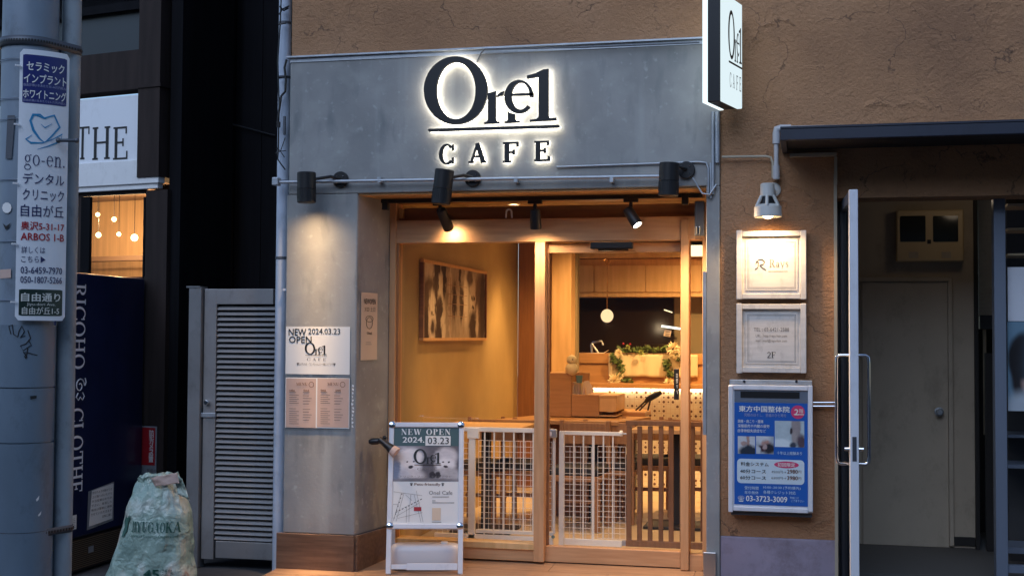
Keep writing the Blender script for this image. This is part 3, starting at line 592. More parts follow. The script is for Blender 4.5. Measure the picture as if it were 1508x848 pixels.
MB().tube([F(0).hit(702, 92, .004), F(0).hit(709, 78, .02), F(0).hit(714, 73, .04), F(0).hit(860, 70, .04), F(0).hit(1030, 63, .04)], .005).obj("sign_cable", "band_steel", None, smooth=60)
tag(C.objects["sign_cable"], "thin dark cable running from the logo along the fascia's top edge", "cable")

# ================================================================== PROJECTING LIGHT BOX
lb = thing("projecting_sign", "white lit projecting light box sign with black frame and the cafe logo", "sign", px(1065, 80, 0))
# the narrow front edge faces the street, the broad lit side is seen at a grazing angle
LO_ = F(-.37).hit(1069, 149); fr_n = Fr(LO_, (.27, .96, 0)); LBL = .285; LBH = .61; TH = .142
MB().box(fr_n, 0.002, LBL, .002, LBH, -TH * .78, -TH * .25).obj("frame", "black_plastic", lb, bev=.004)
for d0, d1 in ((-TH * .245, 0), (-TH, -TH * .785)): MB().box(fr_n, 0, LBL, 0, LBH + .002, d0, d1).obj("diffuser", "lightbox" if d1 == 0 else "lightbox_edge", lb, bev=.006)
for f_ in (fr_n, Fr(fr_n.pt(LBL, 0, -TH), -fr_n.R)): logo_flat(f_, (.03, LBL - .015, .095, .535), "ink", lb, d=.003, m2="ink_grey")
for z in (.15, .5): MB().cyl(fr_n.pt(LBL - .02, z, -TH / 2), fr_n.pt(LBL - .02, z, -TH / 2) + Vector((.0, .15, 0)), .016).obj("bracket", "black_metal", lb)

# ================================================================== DOWNPIPE ON THE LEFT CORNER
dp = thing("downpipe", "pale blue grey downpipe at the cafe's left corner beside the black wall", "pipe", (F(.1).uv(417, 300)[0], .08, GZ))
xp = F(.08).uv(417, 260)[0]
MB().cyl((xp, .08, GZ), (xp, .08, 4.6), .040, n=20).obj("pipe", "pvc_blue", dp, smooth=40)
for v in (35, 115, 268, 380): 
    z = F(.08).uv(417, v)[1]; MB().cyl((xp, .08, z - .008), (xp, .08, z + .008), .044, n=20).obj("clip", "band_steel", dp, smooth=40)
MB().pbox(.03, 418, 425, 427, 428, 0, .02).obj("joint", "pvc_blue", dp)
cb = thing("cable_bundle", "loose black cables tied to the pale downpipe", "cable", px(417, 120, 0))
for pts, r in (([(414, 0), (413, 30), (409, 90), (411, 150), (410, 215), (409, 235), (420, 250)], .005), ([(422, 88), (419, 100), (421, 118), (420, 135), (414, 142), (410, 170), (409, 186)], .008),
               ([(412, 10), (418, 16), (425, 12)], .006), ([(411, 22), (416, 14), (426, 9)], .005), ([(420, 203), (413, 223), (406, 226)], .003), ([(408, 218), (413, 223), (419, 232)], .003), ([(421, 222), (413, 223), (407, 219)], .003), ([(411, 115), (423, 113)], .007), ([(411, 36), (421, 34)], .007)):
    MB().tube([F(0).hit(u, v, .0) for u, v in pts], r, n=6).obj("cable", "black_plastic", cb, smooth=60)
MB().pbox(0, 409, 180, 413, 188, 0, .02).obj("plug", "black_plastic", cb); MB().pbox(0, 418.5, 172, 421, 199, 0, .02).obj("tie_plate", "band_steel", cb)

# ================================================================== SPOT TRACK UNDER THE SOFFIT
YT = .22
ZT = F(YT).uv(780, 294)[1]
tr = thing("lighting_track", "black ceiling track running under the wooden soffit", "track", (F(YT).uv(780, 294)[0], YT, ZT))
xa, xb = F(YT).uv(562, 294)[0], F(YT).uv(1034, 294)[0]
MB().wbox(xa, xb, YT - .016, YT + .016, ZT - .006, ZT + .02).obj("rail", "black_metal", tr, bev=.002)
for u in (568, 1009): 
    x = F(YT).uv(u, 296)[0]; MB().wbox(x - .02, x + .02, YT - .02, YT + .02, ZT - .05, ZT + .02).obj("bracket", "black_metal", tr, bev=.004)
def track_spot(u, v_top, u2, v2, label, out=0, lit=False):
    a = F(YT).hit(u, v_top); p0 = Vector((a.x, YT, ZT - .008))
    t = thing("track_spotlight", label, "spotlight", p0, group="small black spotlights on the track")
    MB().wbox(a.x - .045, a.x + .045, YT - .017, YT + .017, ZT - .028, ZT - .0065).obj("adapter", "black_metal", t, bev=.002)
    q = F(YT).hit(u2[0], v2[0]); q2 = F(YT).hit(u2[1], v2[1], out)
    MB().cyl(p0, Vector((a.x, YT, q.z - .01)), .011, n=12).obj("stem", "black_metal", t, smooth=40)
    MB().lathe([(.022, 0), (.030, .004), (.033, .02), (.035, (q2 - q).length - .004), (.033, (q2 - q).length), (.029, (q2 - q).length), (.028, (q2 - q).length - .008)], q, (q2 - q), n=24).obj("housing", "black_metal", t, smooth=40)
    n = (q2 - q).normalized()
    MB().cyl(q2 - n * .007, q2 - n * .0055, .028, n=24).obj("lens", "lamp_face", t)
    return q2 + n * .004, n
s1, n1 = track_spot(648, 300, (649, 661), (308, 337), "track spotlight half hidden behind the tilted middle cylinder", out=-.12)
s2, n2 = track_spot(788, 300, (788, 789), (308, 337), "straight hanging track spotlight above the middle mullion", out=-.03)
s3, n3 = track_spot(929, 300, (924, 939), (308, 332), "lit track spotlight tilted to the right above the sliding door", out=.045)

# ================================================================== TIMBER WINDOW AND SLIDING DOOR
wf = thing("timber_window_frame", "pale wooden frame of the cafe front with header board, mullion and posts", "window frame", (F(YW).uv(795, 830)[0], YW, -.05))
def wpart(name, u0, v0, u1, v1, d0, d1, m='timber_x', par=wf, Y=YW, bev=.003):
    return MB().pbox(Y, u0, v0, u1, v1, d0, d1).obj(name, m, par, bev=bev)
wpart("header_board", 576, 322, 1040, 356, -.10, .02)
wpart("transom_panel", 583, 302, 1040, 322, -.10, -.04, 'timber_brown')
wpart("transom_block", 587, 307, 593, 321.5, -.04, .0, 'timber_orange')
wpart("post", 574, 300, 583, 840, -.12, .03, 'timber_z')
wpart("mullion", 788, 356.6, 803, 826, -.10, .03, 'timber_z')
wpart("post", 1003, 322.5, 1015, 838, -.10, .032, 'timber_z')
wpart("post", 1035, 300, 1046, 838, -.10, .03, 'timber_z')
wpart("bottom_rail", 583, 802, 787.6, 821, -.06, .015)
wpart("sill", 583, 797.5, 787.6, 801.7, -.10, .03, 'maple')
wpart("bottom_rail", 1015.4, 816, 1034.6, 840, -.06, .01)
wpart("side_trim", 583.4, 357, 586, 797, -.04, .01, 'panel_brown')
MB().pbox(YW, 586, 357, 787.6, 797, -.042, -.036).obj("pane", "glass", wf)
MB().pbox(YW, 1015.4, 357, 1034.6, 816, -.042, -.036).obj("pane", "glass", wf)
hk = thing("hook", "small white horseshoe hook above the window header", "hook", px(749, 316, YW))
MB().tube([F(YW).hit(745, 321, .03)] + [F(YW).hit(749.5 - 3.8 * math.cos(a * math.pi / 8), 312 - 3.5 * math.sin(a * math.pi / 8), .03) for a in range(9)] + [F(YW).hit(754, 321, .03)], .006).obj("loop", "white_plastic", hk, smooth=60)
sd = thing("sliding_door", "wide wooden framed glass sliding door of the cafe", "door", (F(YW + .07).uv(905, 830)[0], YW + .07, -.04))
YD = YW + .07
wpart("top_rail", 803.4, 358, 1002.6, 372, -.02, .02, 'timber_x', sd, YD)
wpart("bottom_rail", 801, 806, 1003, 829, -.02, .045, 'timber_x', sd, YD)
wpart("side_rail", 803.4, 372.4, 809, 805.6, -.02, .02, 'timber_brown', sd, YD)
MB().pbox(YD, 809, 372.4, 1003, 805.6, -.004, .002).obj("pane", "glass", sd)
MB().pbox(YD, 801, 829.3, 1003, 834, -.03, .03).obj("threshold_gap", "black_plastic", sd)
hd = wpart("handle", 993, 543, 1000.5, 588, .004, .03, 'black_plastic', sd, YD)
text_px("自動ドア", Fr((0, YD, 0), (0, 0, -1), (1, 0, 0)), 995.5, 550, 998.5, 580, "pale_text", sd, d=.032)
fs = thing("door_sensor", "slim black door sensor above the sliding door", "sensor", px(902, 362, YW))
MB().pbox(YW, 871, 357.5, 933, 367, .0, .05).obj("case", "black_plastic", fs, bev=.006); MB().pbox(YW, 882, 367.1, 926, 369.5, .005, .035).obj("lens_bar", "dark_window", fs)
mo = thing("shutter_box", "dark grey box with a chrome catch at the top right of the door recess", "box", px(1030, 320, .3))
MB().pbox(.2, 1023, 296, 1037, 347, -.05, .0).obj("case", "alu_dark", mo, bev=.004)
for u in (1024.5, 1029): MB().pbox(.2, u, 334, u + 2.2, 345, .0, .015).obj("catch", "chrome", mo, bev=.003)

# ================================================================== CAFE INTERIOR (room shell)
XWL = -2.74 + .02; XWR = -.22; ZC = 2.45
struct(MB().wbox(XWL - .1, XWR + .1, .55, 7.2, -.08, -.02).obj("interior_subfloor", "grout"))
fl = bpy.data.objects.new("interior_floor", None); C.objects.link(fl); fl.location = (-1, 3, -.02); fl['kind'] = 'structure'
base = None
for r in range(16):
    y0 = .56 + r * .30; x = XWL - (r * .37) % .9
    while x < XWR:
        a, b = max(x, XWL), min(x + .9, XWR); x += .9
        if b - a > .03: MB().wbox(a + .001, b - .001, y0 + .001, y0 + .299, -.019, -.004 + .0006 * ((r * 7 + int(x * 10)) % 3)).obj("floor_board", "floor_pale", fl)
struct(MB().wbox(XWL - .12, XWL, .60, 4.15, -.05, ZC).obj("plaster_wall", "plaster_gold"))
struct(MB().wbox(XWR, XWR + .1, .5, 7.2, -.05, ZC).obj("interior_side_wall", "olive_wall"))
struct(MB().wbox(XWL - .12, XWR + .1, 6.6, 6.7, -.05, ZC).obj("interior_back_wall", "dark_wall"))
struct(MB().wbox(XWL - .12, XWR + .1, .58, 6.7, ZC, ZC + .08).obj("ceiling", "ceiling"))
bp = thing("wood_partition", "dark brown wooden partition wall behind the plaster wall", "partition", (F(4.15).uv(785, 600)[0], 4.2, 0))
xs = [XWL] + [F(4.15).uv(u, 500)[0] for u in (800, 846)]
for i in range(2): MB().wbox(xs[i] + .002, xs[i + 1] - .002, 4.15, 4.22, -.02, ZC - .005).obj("panel", "panel_brown", bp)
wc = thing("maple_column", "tall pale maple column lit warm, left of the kitchen opening", "column", (F(3.9).uv(826, 600)[0], 3.95, 0))
MB().pbox(3.9, 812, 300, 841, 700, -.24, 0).obj("shaft", "maple", wc, bev=.004)
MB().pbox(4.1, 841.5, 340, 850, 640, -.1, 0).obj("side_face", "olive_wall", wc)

# big framed print on the plaster wall
pf = Fr((XWL, 0, 0), (0, 1, 0))         # wall frame: R runs into the room, normal +X
ya, yb = 1.02, 2.84; za, zb = 1.372, 1.952
pic = thing("framed_print", "wide sepia photo print in a pale wooden frame on the plaster wall", "picture", (XWL, (ya + yb) / 2, za))
for nm, q, mm_ in (("frame_rail", (ya, yb, za, za + .022), "timber_orange"), ("frame_rail", (ya, yb, zb - .022, zb), "timber_orange"), ("frame_stile", (ya, ya + .028, za + .0225, zb - .0225), "timber_brown"), ("frame_stile", (yb - .028, yb, za + .0225, zb - .0225), "timber_brown")):  # shade put into the stiles as darker wood, light into the rails
    MB().box(pf, q[0], q[1], q[2], q[3], 0.002, .034).obj(nm, mm_, pic, bev=.002)
K1, K2, K3, K4 = (.66, .54, .41), (.07, .042, .028), (.15, .095, .06), (.40, .31, .23)
blobs("print_sepia", K4, [(.05, .8, .09, .45, K1, .2), (.10, .42, .16, .40, K3, .2), (.02, .1, .08, .3, K2, .3), (.20, .75, .05, .55, K2, .2), (.30, .9, .035, .35, K2, .25), (.255, .55, .04, .35, K1, .25), (.25, .42, .035, .15, K2, .3), (.235, .1, .06, .45, K2, .3), (.30, .2, .03, .3, K1, .3),
      (.13, .28, .05, .36, K1, .25), (.12, .34, .008, .03, K2, .3), (.145, .34, .008, .03, K2, .3), (.14, .15, .03, .10, K2, .5),
      (.47, .55, .038, .26, K3, .35), (.47, .50, .022, .20, K2, .5), (.585, .5, .03, .28, K2, .4), (.555, .9, .014, .30, K2, .3), (.40, .5, .03, .5, K1, .4), (.66, .6, .04, .4, K1, .5),
      (.90, .4, .09, .62, K3, .2), (.96, .5, .05, .6, K2, .3), (.775, .62, .055, .30, K1, .25), (.765, .60, .009, .04, K2, .3), (.80, .60, .009, .04, K2, .3), (.785, .46, .014, .035, K2, .4), (.78, .16, .065, .24, K2, .35), (.86, .25, .03, .25, K1, .4), (.72, .9, .05, .12, K3, .4)], grain=.10, dist=.022, nscale=5, nstretch=(8, 1.3, 1))
MB().quad(pf, ya + .028, yb - .028, za + .022, zb - .022, .02).obj("print", "print_sepia", pic, uv=True)
ln = MB()
for z in (.30, .48, .62, .75): ln.box(pf, ya + .035 + .36 * 1.75, ya + .035 + .68 * 1.75, za + .03 + z * .52, za + .034 + z * .52, .0202, .0206)
for y in (.40, .62): ln.box(pf, ya + .035 + y * 1.75, ya + .045 + y * 1.75, za + .05, zb - .1, .0202, .0206)
ln.obj("grid_lines", "chair_wood", pic)

# ceiling downlights (round fittings with their own lamps)
LW = (1, .585, .23)
def downlight(x, y, e, tx=0, ty=0, size=95, lab=""):
    t = thing("downlight", lab, "downlight", (x, y, ZC), group="ceiling downlights inside the cafe")
    MB().lathe([(.055, 0), (.055, -.006), (.045, -.010), (.040, -.004)], (x, y, ZC), n=20).obj("trim_ring", "white_paint", t)
    MB().cyl((x, y, ZC - .003), (x, y, ZC - .0045), .038, n=20).obj("lens", "bulb_warm", t)
    l = spot("downlight_lamp", (x, y, ZC - .02), (x + tx, y + ty, 0), e, size, LW, .8, .04); l.parent = t; l.matrix_parent_inverse = wm(t).inverted()
L = "cafe ceiling downlight "
downlight(XWL + .42, 1.35, 57, -.28, .05, 62, L + "nearest to the framed print's front end")
downlight(XWL + .42, 2.15, 57, -.28, .05, 62, L + "above the middle of the framed print")
downlight(XWL + .42, 3.3, 72, -.28, .05, 62, L + "beyond the far end of the framed print")
downlight(-1.5, 1.5, 55, 0, 0, 120, L + "above the wire gates")
downlight(-.75, 1.6, 40, 0, 0, 120, L + "above the slatted fence")
downlight(-1.85, 3.2, 130, 0, .5, 130, L + "in front of the maple column")
downlight(-.8, 3.6, 270, 0, .9, 130, L + "in front of the bar counter")
downlight(-1.0, .85, 45, 0, 0, 110, L + "just inside the sliding door")

# ---- kitchen and bar
YK = 4.55
uc = thing("upper_cabinet", "warm lit maple cabinets with rounded door corners over the bar", "cabinet", (F(4.9).uv(940, 400)[0], 5.0, F(4.9).uv(940, 436)[1]))
MB().pbox(4.9, 846, 381, 1120, 437, -.35, -.002).obj("carcass", "timber_orange", uc)
def rrect(fr, u0, v0, u1, v1, r, d0, d1, mb):
    a0, a1, b0, b1 = fr.box(u0, v0, u1, v1); P_ = []
    for cx, cy, s0 in ((a1 - r, b1 - r, 0), (a0 + r, b1 - r, 90), (a0 + r, b0 + r, 180), (a1 - r, b0 + r, 270)):
        P_ += [(cx + r * math.cos(rad(s0 + 18 * k)), cy + r * math.sin(rad(s0 + 18 * k))) for k in range(6)]
    return mb.prism(fr, P_, d0, d1)
for u0, u1 in ((848, 874.5), (876, 951), (951.7, 1033), (1034, 1110)): rrect(F(4.9), u0, 391, u1, 430, .02, 0, .018, MB()).obj("door", "maple", uc)
MB().pbox(4.9, 846, 431.5, 1120, 437, .0, .03).obj("bottom_trim", "maple", uc)
MB().pbox(4.9, 800, 372, 1120, 380, -.1, .12).obj("cornice", "maple", uc)
kw = thing("kitchen_window", "dark smoked glass kitchen screen behind the bar", "screen", (F(5.15).uv(925, 500)[0], 5.2, 1.1))
MB().pbox(5.15, 852, 440, 992, 530, -.03, 0).obj("pane", "dark_window", kw)
MB().pbox(5.2, 842, 436, 851, 560, -.03, 0).obj("post", "olive_wall", kw); MB().pbox(5.2, 993, 436, 1120, 560, -.03, 0).obj("side_panel", "olive_wall", kw)
tb = thing("tube_reflection", "short white fluorescent tube glowing in the dark kitchen screen", "reflection", px(987, 483, 5.0))
MB().cyl(px(974, 480, 5.05), px(1002, 484, 5.05), .011, n=10).obj("tube", "tube", tb)  # emissive rod in place of a tube light's reflection in the pane
tb2 = thing("tube_reflection", "faint small glowing streak imitating a reflection above the longer one", "reflection", px(985, 459, 5.05))
MB().cyl(px(978, 456, 5.08), px(990, 460, 5.08), .005, n=8).obj("tube", "panel_light", tb2)  # another reflection streak, also built as an emissive rod
nt_ = thing("notice_slip", "small tilted white notice slip on the dark kitchen screen", "notice", px(983, 490, 5.1))
MB().prism(F(5.1), [F(5.1).uv(*p) for p in ((979, 485), (989, 486.5), (987, 496), (977, 494.5))], 0, .002).obj("sheet", "paper_cream", nt_)
for k in range(3): MB().prism(F(5.1), [F(5.1).uv(*p) for p in ((980, 487.5 + k * 2.6), (986.5, 488.5 + k * 2.6), (986.3, 489.7 + k * 2.6), (979.8, 488.8 + k * 2.6))], .003).obj("print_line", "ink_grey", nt_)
pl = thing("panel_lamp", "square warm panel light glowing at the top right inside the door", "lamp", px(1026, 369, 3.6))
MB().pbox(3.6, 1017.5, 361, 1034, 377, -.05, 0).obj("panel", "panel_light", pl, bev=.004)

bc = thing("bar_counter", "brown wooden bar counter with a ledge and dotted tile front", "counter", (F(YK).uv(940, 600)[0], YK, 0))
MB().pbox(YK, 845, 521, 1150, 536, -.5, .02).obj("top_board", "counter_wood", bc, bev=.004)
MB().pbox(YK, 846, 536.5, 1150, 566, -.45, 0).obj("front_panel", "counter_wood", bc)
a0, a1, b0, b1 = F(YK - .28).box(862, 566, 1150, 573)
MB().wbox(a0, a1, YK - .28, YK + .05, b0, b1).obj("ledge", "counter_wood", bc, bev=.004)
a0, a1, _, _ = F(YK).box(862, 573, 1150, 640)
tl = MB().wbox(a0, a1, YK + .001, YK + .06, 0, b0 - .002).obj("tile_backing", "gate_white", bc)
MB().wbox(a0, a1, YK - .03, YK - .005, b0 - .022, b0 - .004).obj("strip_light", "strip_led", bc)
# mosaic: octagon field tiles are the backing; little square inserts and joints are real pieces joined together
mz = MB(); mj = MB(); st = .043; nx = int((a1 - a0) / st); nz = int((b0) / st)
for i in range(nx):
    for j in range(nz):
        x = a0 + (i + .5) * st; z = (j + .5) * st
        r = random.random()
        if r < .55:
            q = .013 if (i + j) % 2 else .008
            mz.add([(x + q * c, YK - .002, z + q * s_) for c, s_ in ((1, 0), (.7, .7), (0, 1), (-.7, .7), (-1, 0), (-.7, -.7), (0, -1), (.7, -.7))], [tuple(range(8))])
for i in range(nx + 1): mj.add([(a0 + i * st - .001, YK - .001, 0), (a0 + i * st + .001, YK - .001, 0), (a0 + i * st + .001, YK - .001, b0 - .03), (a0 + i * st - .001, YK - .001, b0 - .03)], [(0, 1, 2, 3)])
for j in range(nz): mj.add([(a0, YK - .0012, j * st - .001), (a1, YK - .0012, j * st - .001), (a1, YK - .0012, j * st + .001), (a0, YK - .0012, j * st + .001)], [(0, 1, 2, 3)])
o = mz.obj("mosaic_dots", "ink_brown", bc, recalc=False); o['kind'] = 'stuff'; o = mj.obj("mosaic_joints", "paper_cream", bc, recalc=False); o['kind'] = 'stuff'
# cloth over the counter front
cl = MB(); fr = F(YK); n = 40; a0c, a1c, b0c, b1c = fr.box(897, 521.5, 1028, 555)
vs = []; fs = []
for j in range(9):
    for i in range(n + 1):
        a = a0c + (a1c - a0c) * i / n; d = .026 + .006 * math.sin(i * 1.1) * (j / 8) + .004 * math.sin(i * .37 + 1)
        vs.append(fr.pt(a, b1c - (b1c - b0c) * j / 8 + .004 * math.sin(i * .5) * (j / 8), d))
for j in range(8):
    for i in range(n): k = j * (n + 1) + i; fs.append((k, k + 1, k + n + 2, k + n + 1))
o = MB().add(vs, fs).obj("cloth_runner", "cloth", None, smooth=60); m_ = o.modifiers.new("t", 'SOLIDIFY'); m_.thickness = .003
tag(o, "cream cloth hung over the front of the bar counter", "cloth")
# garland
ga = thing("garland", "green leaf garland with big cream flowers draped along the cloth", "garland", px(960, 540, YK - .05))
lf = MB(); rnd = random.Random(3)
def leaves(u0, v0, u1, v1, n, d, sz=.03):
    for k in range(n):
        t = rnd.random(); c = F(YK).hit(u0 + (u1 - u0) * t + rnd.gauss(0, 2.4), v0 + (v1 - v0) * t + rnd.gauss(0, 2.2), d + rnd.random() * .06)
        r = Vector((rnd.gauss(0, 1), rnd.gauss(0, 1), rnd.gauss(0, 1))).normalized(); s_ = r.orthogonal().normalized(); l = sz * (.6 + rnd.random() * .8); w_ = l * .42
        lf.add([c - r * l, c + s_ * w_, c + r * l, c - s_ * w_], [(0, 1, 2, 3)])
leaves(912, 515, 985, 514, 190, .0, .024); leaves(902, 522, 905, 535, 55, .04, .024); leaves(910, 530, 916, 546, 60, .04, .026); leaves(912, 548, 913, 553, 14, .04, .024); leaves(918, 561, 930, 561, 40, .04, .024); leaves(982, 532, 981, 543, 60, .04, .024); leaves(986, 545, 987, 556, 45, .04, .024); leaves(998, 521, 1001, 530, 35, .04, .024)
o = lf.obj("foliage", "leaf", ga, recalc=False); o['kind'] = 'stuff'
def bloom(u, v, r, d=.08, m="flower"):
    b = MB(); c = F(YK).hit(u, v, d)
    for k in range(46):
        y = 1 - 1.5 * (k + .5) / 46; rr_ = math.sqrt(max(0, 1 - y * y)); ph = k * 2.399
        dr = Vector((rr_ * math.cos(ph), -abs(y) * .7 - .15, rr_ * math.sin(ph))).normalized(); s_ = dr.orthogonal().normalized(); l = r * (.75 + .35 * rnd.random())
        b.add([c + dr * l * .15 - s_ * r * .07, c + dr * l * .6 - s_ * r * .14, c + dr * l, c + dr * l * .6 + s_ * r * .14], [(0, 1, 2, 3)])
    b.obj("flower", m, ga, recalc=False)
for u, v, r in ((905, 560, .075), (913, 553, .045), (911, 519, .045), (992, 513, .075), (1003, 515, .05), (985, 563, .06), (996, 522, .05)): bloom(u, v, r)
MT["leaf_light"] = mat("leaf_light", (.32, .36, .10), .6); bloom(944, 519, .035, .09, "leaf_light"); bloom(925, 511, .03, .05, "leaf_light"); mat("berry", (.4, .01, .02), .4)
for u, v in ((918, 506), (928, 506.5)): MB().ball(F(YK).hit(u, v, .02), .010).obj("berry", "berry", ga, smooth=60)
fc = thing("faucet", "bent chrome faucet standing on the left end of the bar", "faucet", px(878, 520, YK))
MB().tube([px(882, 521, YK + .1), px(871, 505, YK + .1), px(873, 504, YK + .1), px(886, 502, YK + .1), px(888, 508, YK + .1)], .010).obj("spout", "steel", fc, smooth=60)
MB().tube([px(872, 520, YK + .1), px(871, 507, YK + .1)], .012).obj("body", "steel", fc, smooth=60)
MB().prism(F(YK + .08), [F(YK + .08).uv(*p) for p in ((852, 520), (890, 519), (897, 515), (889, 521), (870, 522))], 0, .04).obj("tray", "gate_white", fc)
pn_ = thing("dark_bowl", "black bowl standing behind the garland", "bowl", px(966, 513, YK + .15))
MB().lathe([(.03, -.05), (.10, 0), (.115, .03), (.10, .03), (.03, -.02)], px(966, 511, YK + .2), n=24).obj("shell", "black_plastic", pn_, smooth=60)
# pendant globe
gp = px(894, 465, 3.2)
pd = thing("pendant_lamp", "small glowing globe pendant lamp on a thin cord in front of the kitchen", "lamp", gp)
MB().ball(gp, .054, 20, 1.06).obj("globe", "globe", pd, smooth=80)
MB().cyl(gp + Vector((0, 0, .055)), (gp.x, gp.y, F(3.2).uv(896, 383)[1]), .004, n=6).obj("cord", "counter_wood", pd)
MB().lathe([(.012, 0), (.03, .045), (.03, .055)], (gp.x, gp.y, F(3.2).uv(896, 391)[1]), n=16).obj("rose", "counter_wood", pd)
l = point("globe_lamp", gp + Vector((0, -.0, -.075)), 5, (1, .75, .45), .05); l.parent = pd; l.matrix_parent_inverse = wm(pd).inverted()

# ---- stepped cabinet and counter table
YS = 2.4
sc_ = thing("stepped_cabinet", "stepped pale wood cabinet on the table left of the bar", "cabinet", px(860, 612, YS))
MB().pbox(YS, 803, 549, 841, 613, -.45, 0).obj("tall_block", "counter_wood", sc_, bev=.003)
MB().pbox(YS, 841.5, 581, 882, 613, -.45, 0).obj("low_block", "counter_wood", sc_, bev=.003)
MB().pbox(YS + .2, 841.5, 549, 868, 580, -.02, 0).obj("back_board", "counter_wood", sc_)
MB().pbox(YS, 882.4, 583, 908, 611, -.45, -.43).obj("back_board", "maple", sc_)
MB().pbox(YS, 882.4, 582, 908, 585, -.43, 0).obj("shelf", "maple", sc_); MB().pbox(YS, 882.4, 585.4, 907.6, 606, -.42, -.004).obj("drawer_face", "maple", sc_, bev=.002); MB().pbox(YS, 882.4, 611.5, 908, 613, -.43, 0).obj("shelf", "maple", sc_)
ct = thing("counter_table", "long wooden table top carrying the stepped cabinet", "table", px(830, 625, YS - .35))
a0, a1, b0, b1 = F(YS - .4).box(729, 619, 911, 625)
MB().add([(x, y, z) for z in (b0, b1) for x, y in ((a0, YS - .4), (a1, YS - .4), (a1 + .16, YS + .3), (a0 + .22, YS + .3))], [(3, 2, 1, 0), (4, 5, 6, 7), (0, 1, 5, 4), (1, 2, 6, 5), (2, 3, 7, 6), (3, 0, 4, 7)]).obj("top", "counter_wood", ct, bev=.004)
MB().wbox(a0 + .35, a1 - .02, YS - .05, YS + .02, .0, b0 - .002).obj("apron_panel", "panel_brown", ct)
xq = F(YS - .3).uv(874, 700)[0]; MB().wbox(xq - .03, xq + .03, YS - .33, YS - .27, 0, b0 - .002).obj("leg", "black_metal", ct)
MB().wbox(a1 - .08, a1 - .03, YS - .3, YS - .25, 0, b0 - .002).obj("leg", "chair_wood", ct); MB().wbox(a0 + .3, a0 + .35, YS - .3, YS - .25, 0, b0 - .002).obj("leg", "chair_wood", ct)
sn = thing("figurine", "small white snowman shaped figurine on top of the stepped cabinet", "figurine", px(843, 549, YS - .1))
gb = px(842, 543, YS + .02); MB().ball(gb, .052).obj("body", "flower", sn, smooth=80); MB().ball(gb + Vector((0, 0, .07)), .042).obj("head", "flower", sn, smooth=80)
MB().ball(gb + Vector((.012, -.036, .075)), .006, 8).obj("eye", "ink", sn)
mn = thing("menu_stack", "row of striped pale menus leaning on the stepped cabinet", "menus", px(852, 580, YS - .1))
for k in range(5): MB().pbox(YS + .06, 842.5 + k * 4, 563, 846 + k * 4, 581, -.08, 0).obj("booklet", "cloth" if k % 2 else "paper_cream", mn)
tc_ = thing("teal_cup", "small teal cup on the menus beside the figurine", "cup", px(853, 558, YS)); MB().lathe([(.022, -.03), (.03, .03), (.026, .03), (.02, -.02)], px(853, 558, YS), n=16).obj("shell", "teal_cup", tc_, smooth=50)
ps = thing("paper_slip", "creased cream paper sheet hanging beside the menus", "paper", px(867, 572, YS)); MB().prism(F(YS + .02), [F(YS + .02).uv(*p) for p in ((860, 561), (867, 560), (875, 574), (871, 578), (864, 582), (863, 571))], 0, .004).obj("sheet", "paper_cream", ps)
# folded black stand and tray
bs = thing("folding_stand", "black folded stand with padded arm in front of the dotted tiles", "stand", px(950, 605, 2.9))
MB().tube([px(974, 577, 2.9), px(968, 580, 2.9), px(954, 588, 2.9), px(950, 592, 2.9)], [.016, .026, .024, .012], n=10).obj("padded_arm", "black_plastic", bs, smooth=60)
for p, q in (((952, 589), (936, 604)), ((955, 590), (940, 606)), ((958, 588), (954, 604))): MB().cyl(px(*p, 2.9), px(*q, 2.9), .007, n=8).obj("leg", "black_plastic", bs)
ty = thing("wooden_tray", "shallow wooden tray under the black folding stand", "tray", px(930, 609, 2.9))
a0, a1, b0, b1 = F(2.7).box(903, 606, 950, 614); MB().wbox(a0, a1, 2.7, 3.1, b0, b1).obj("tray_body", "counter_wood", ty, bev=.01)
MB().wbox((a0 + a1) / 2 - .03, (a0 + a1) / 2 + .03, 2.85, 2.95, 0, b0).obj("stand_post", "black_metal", ty)

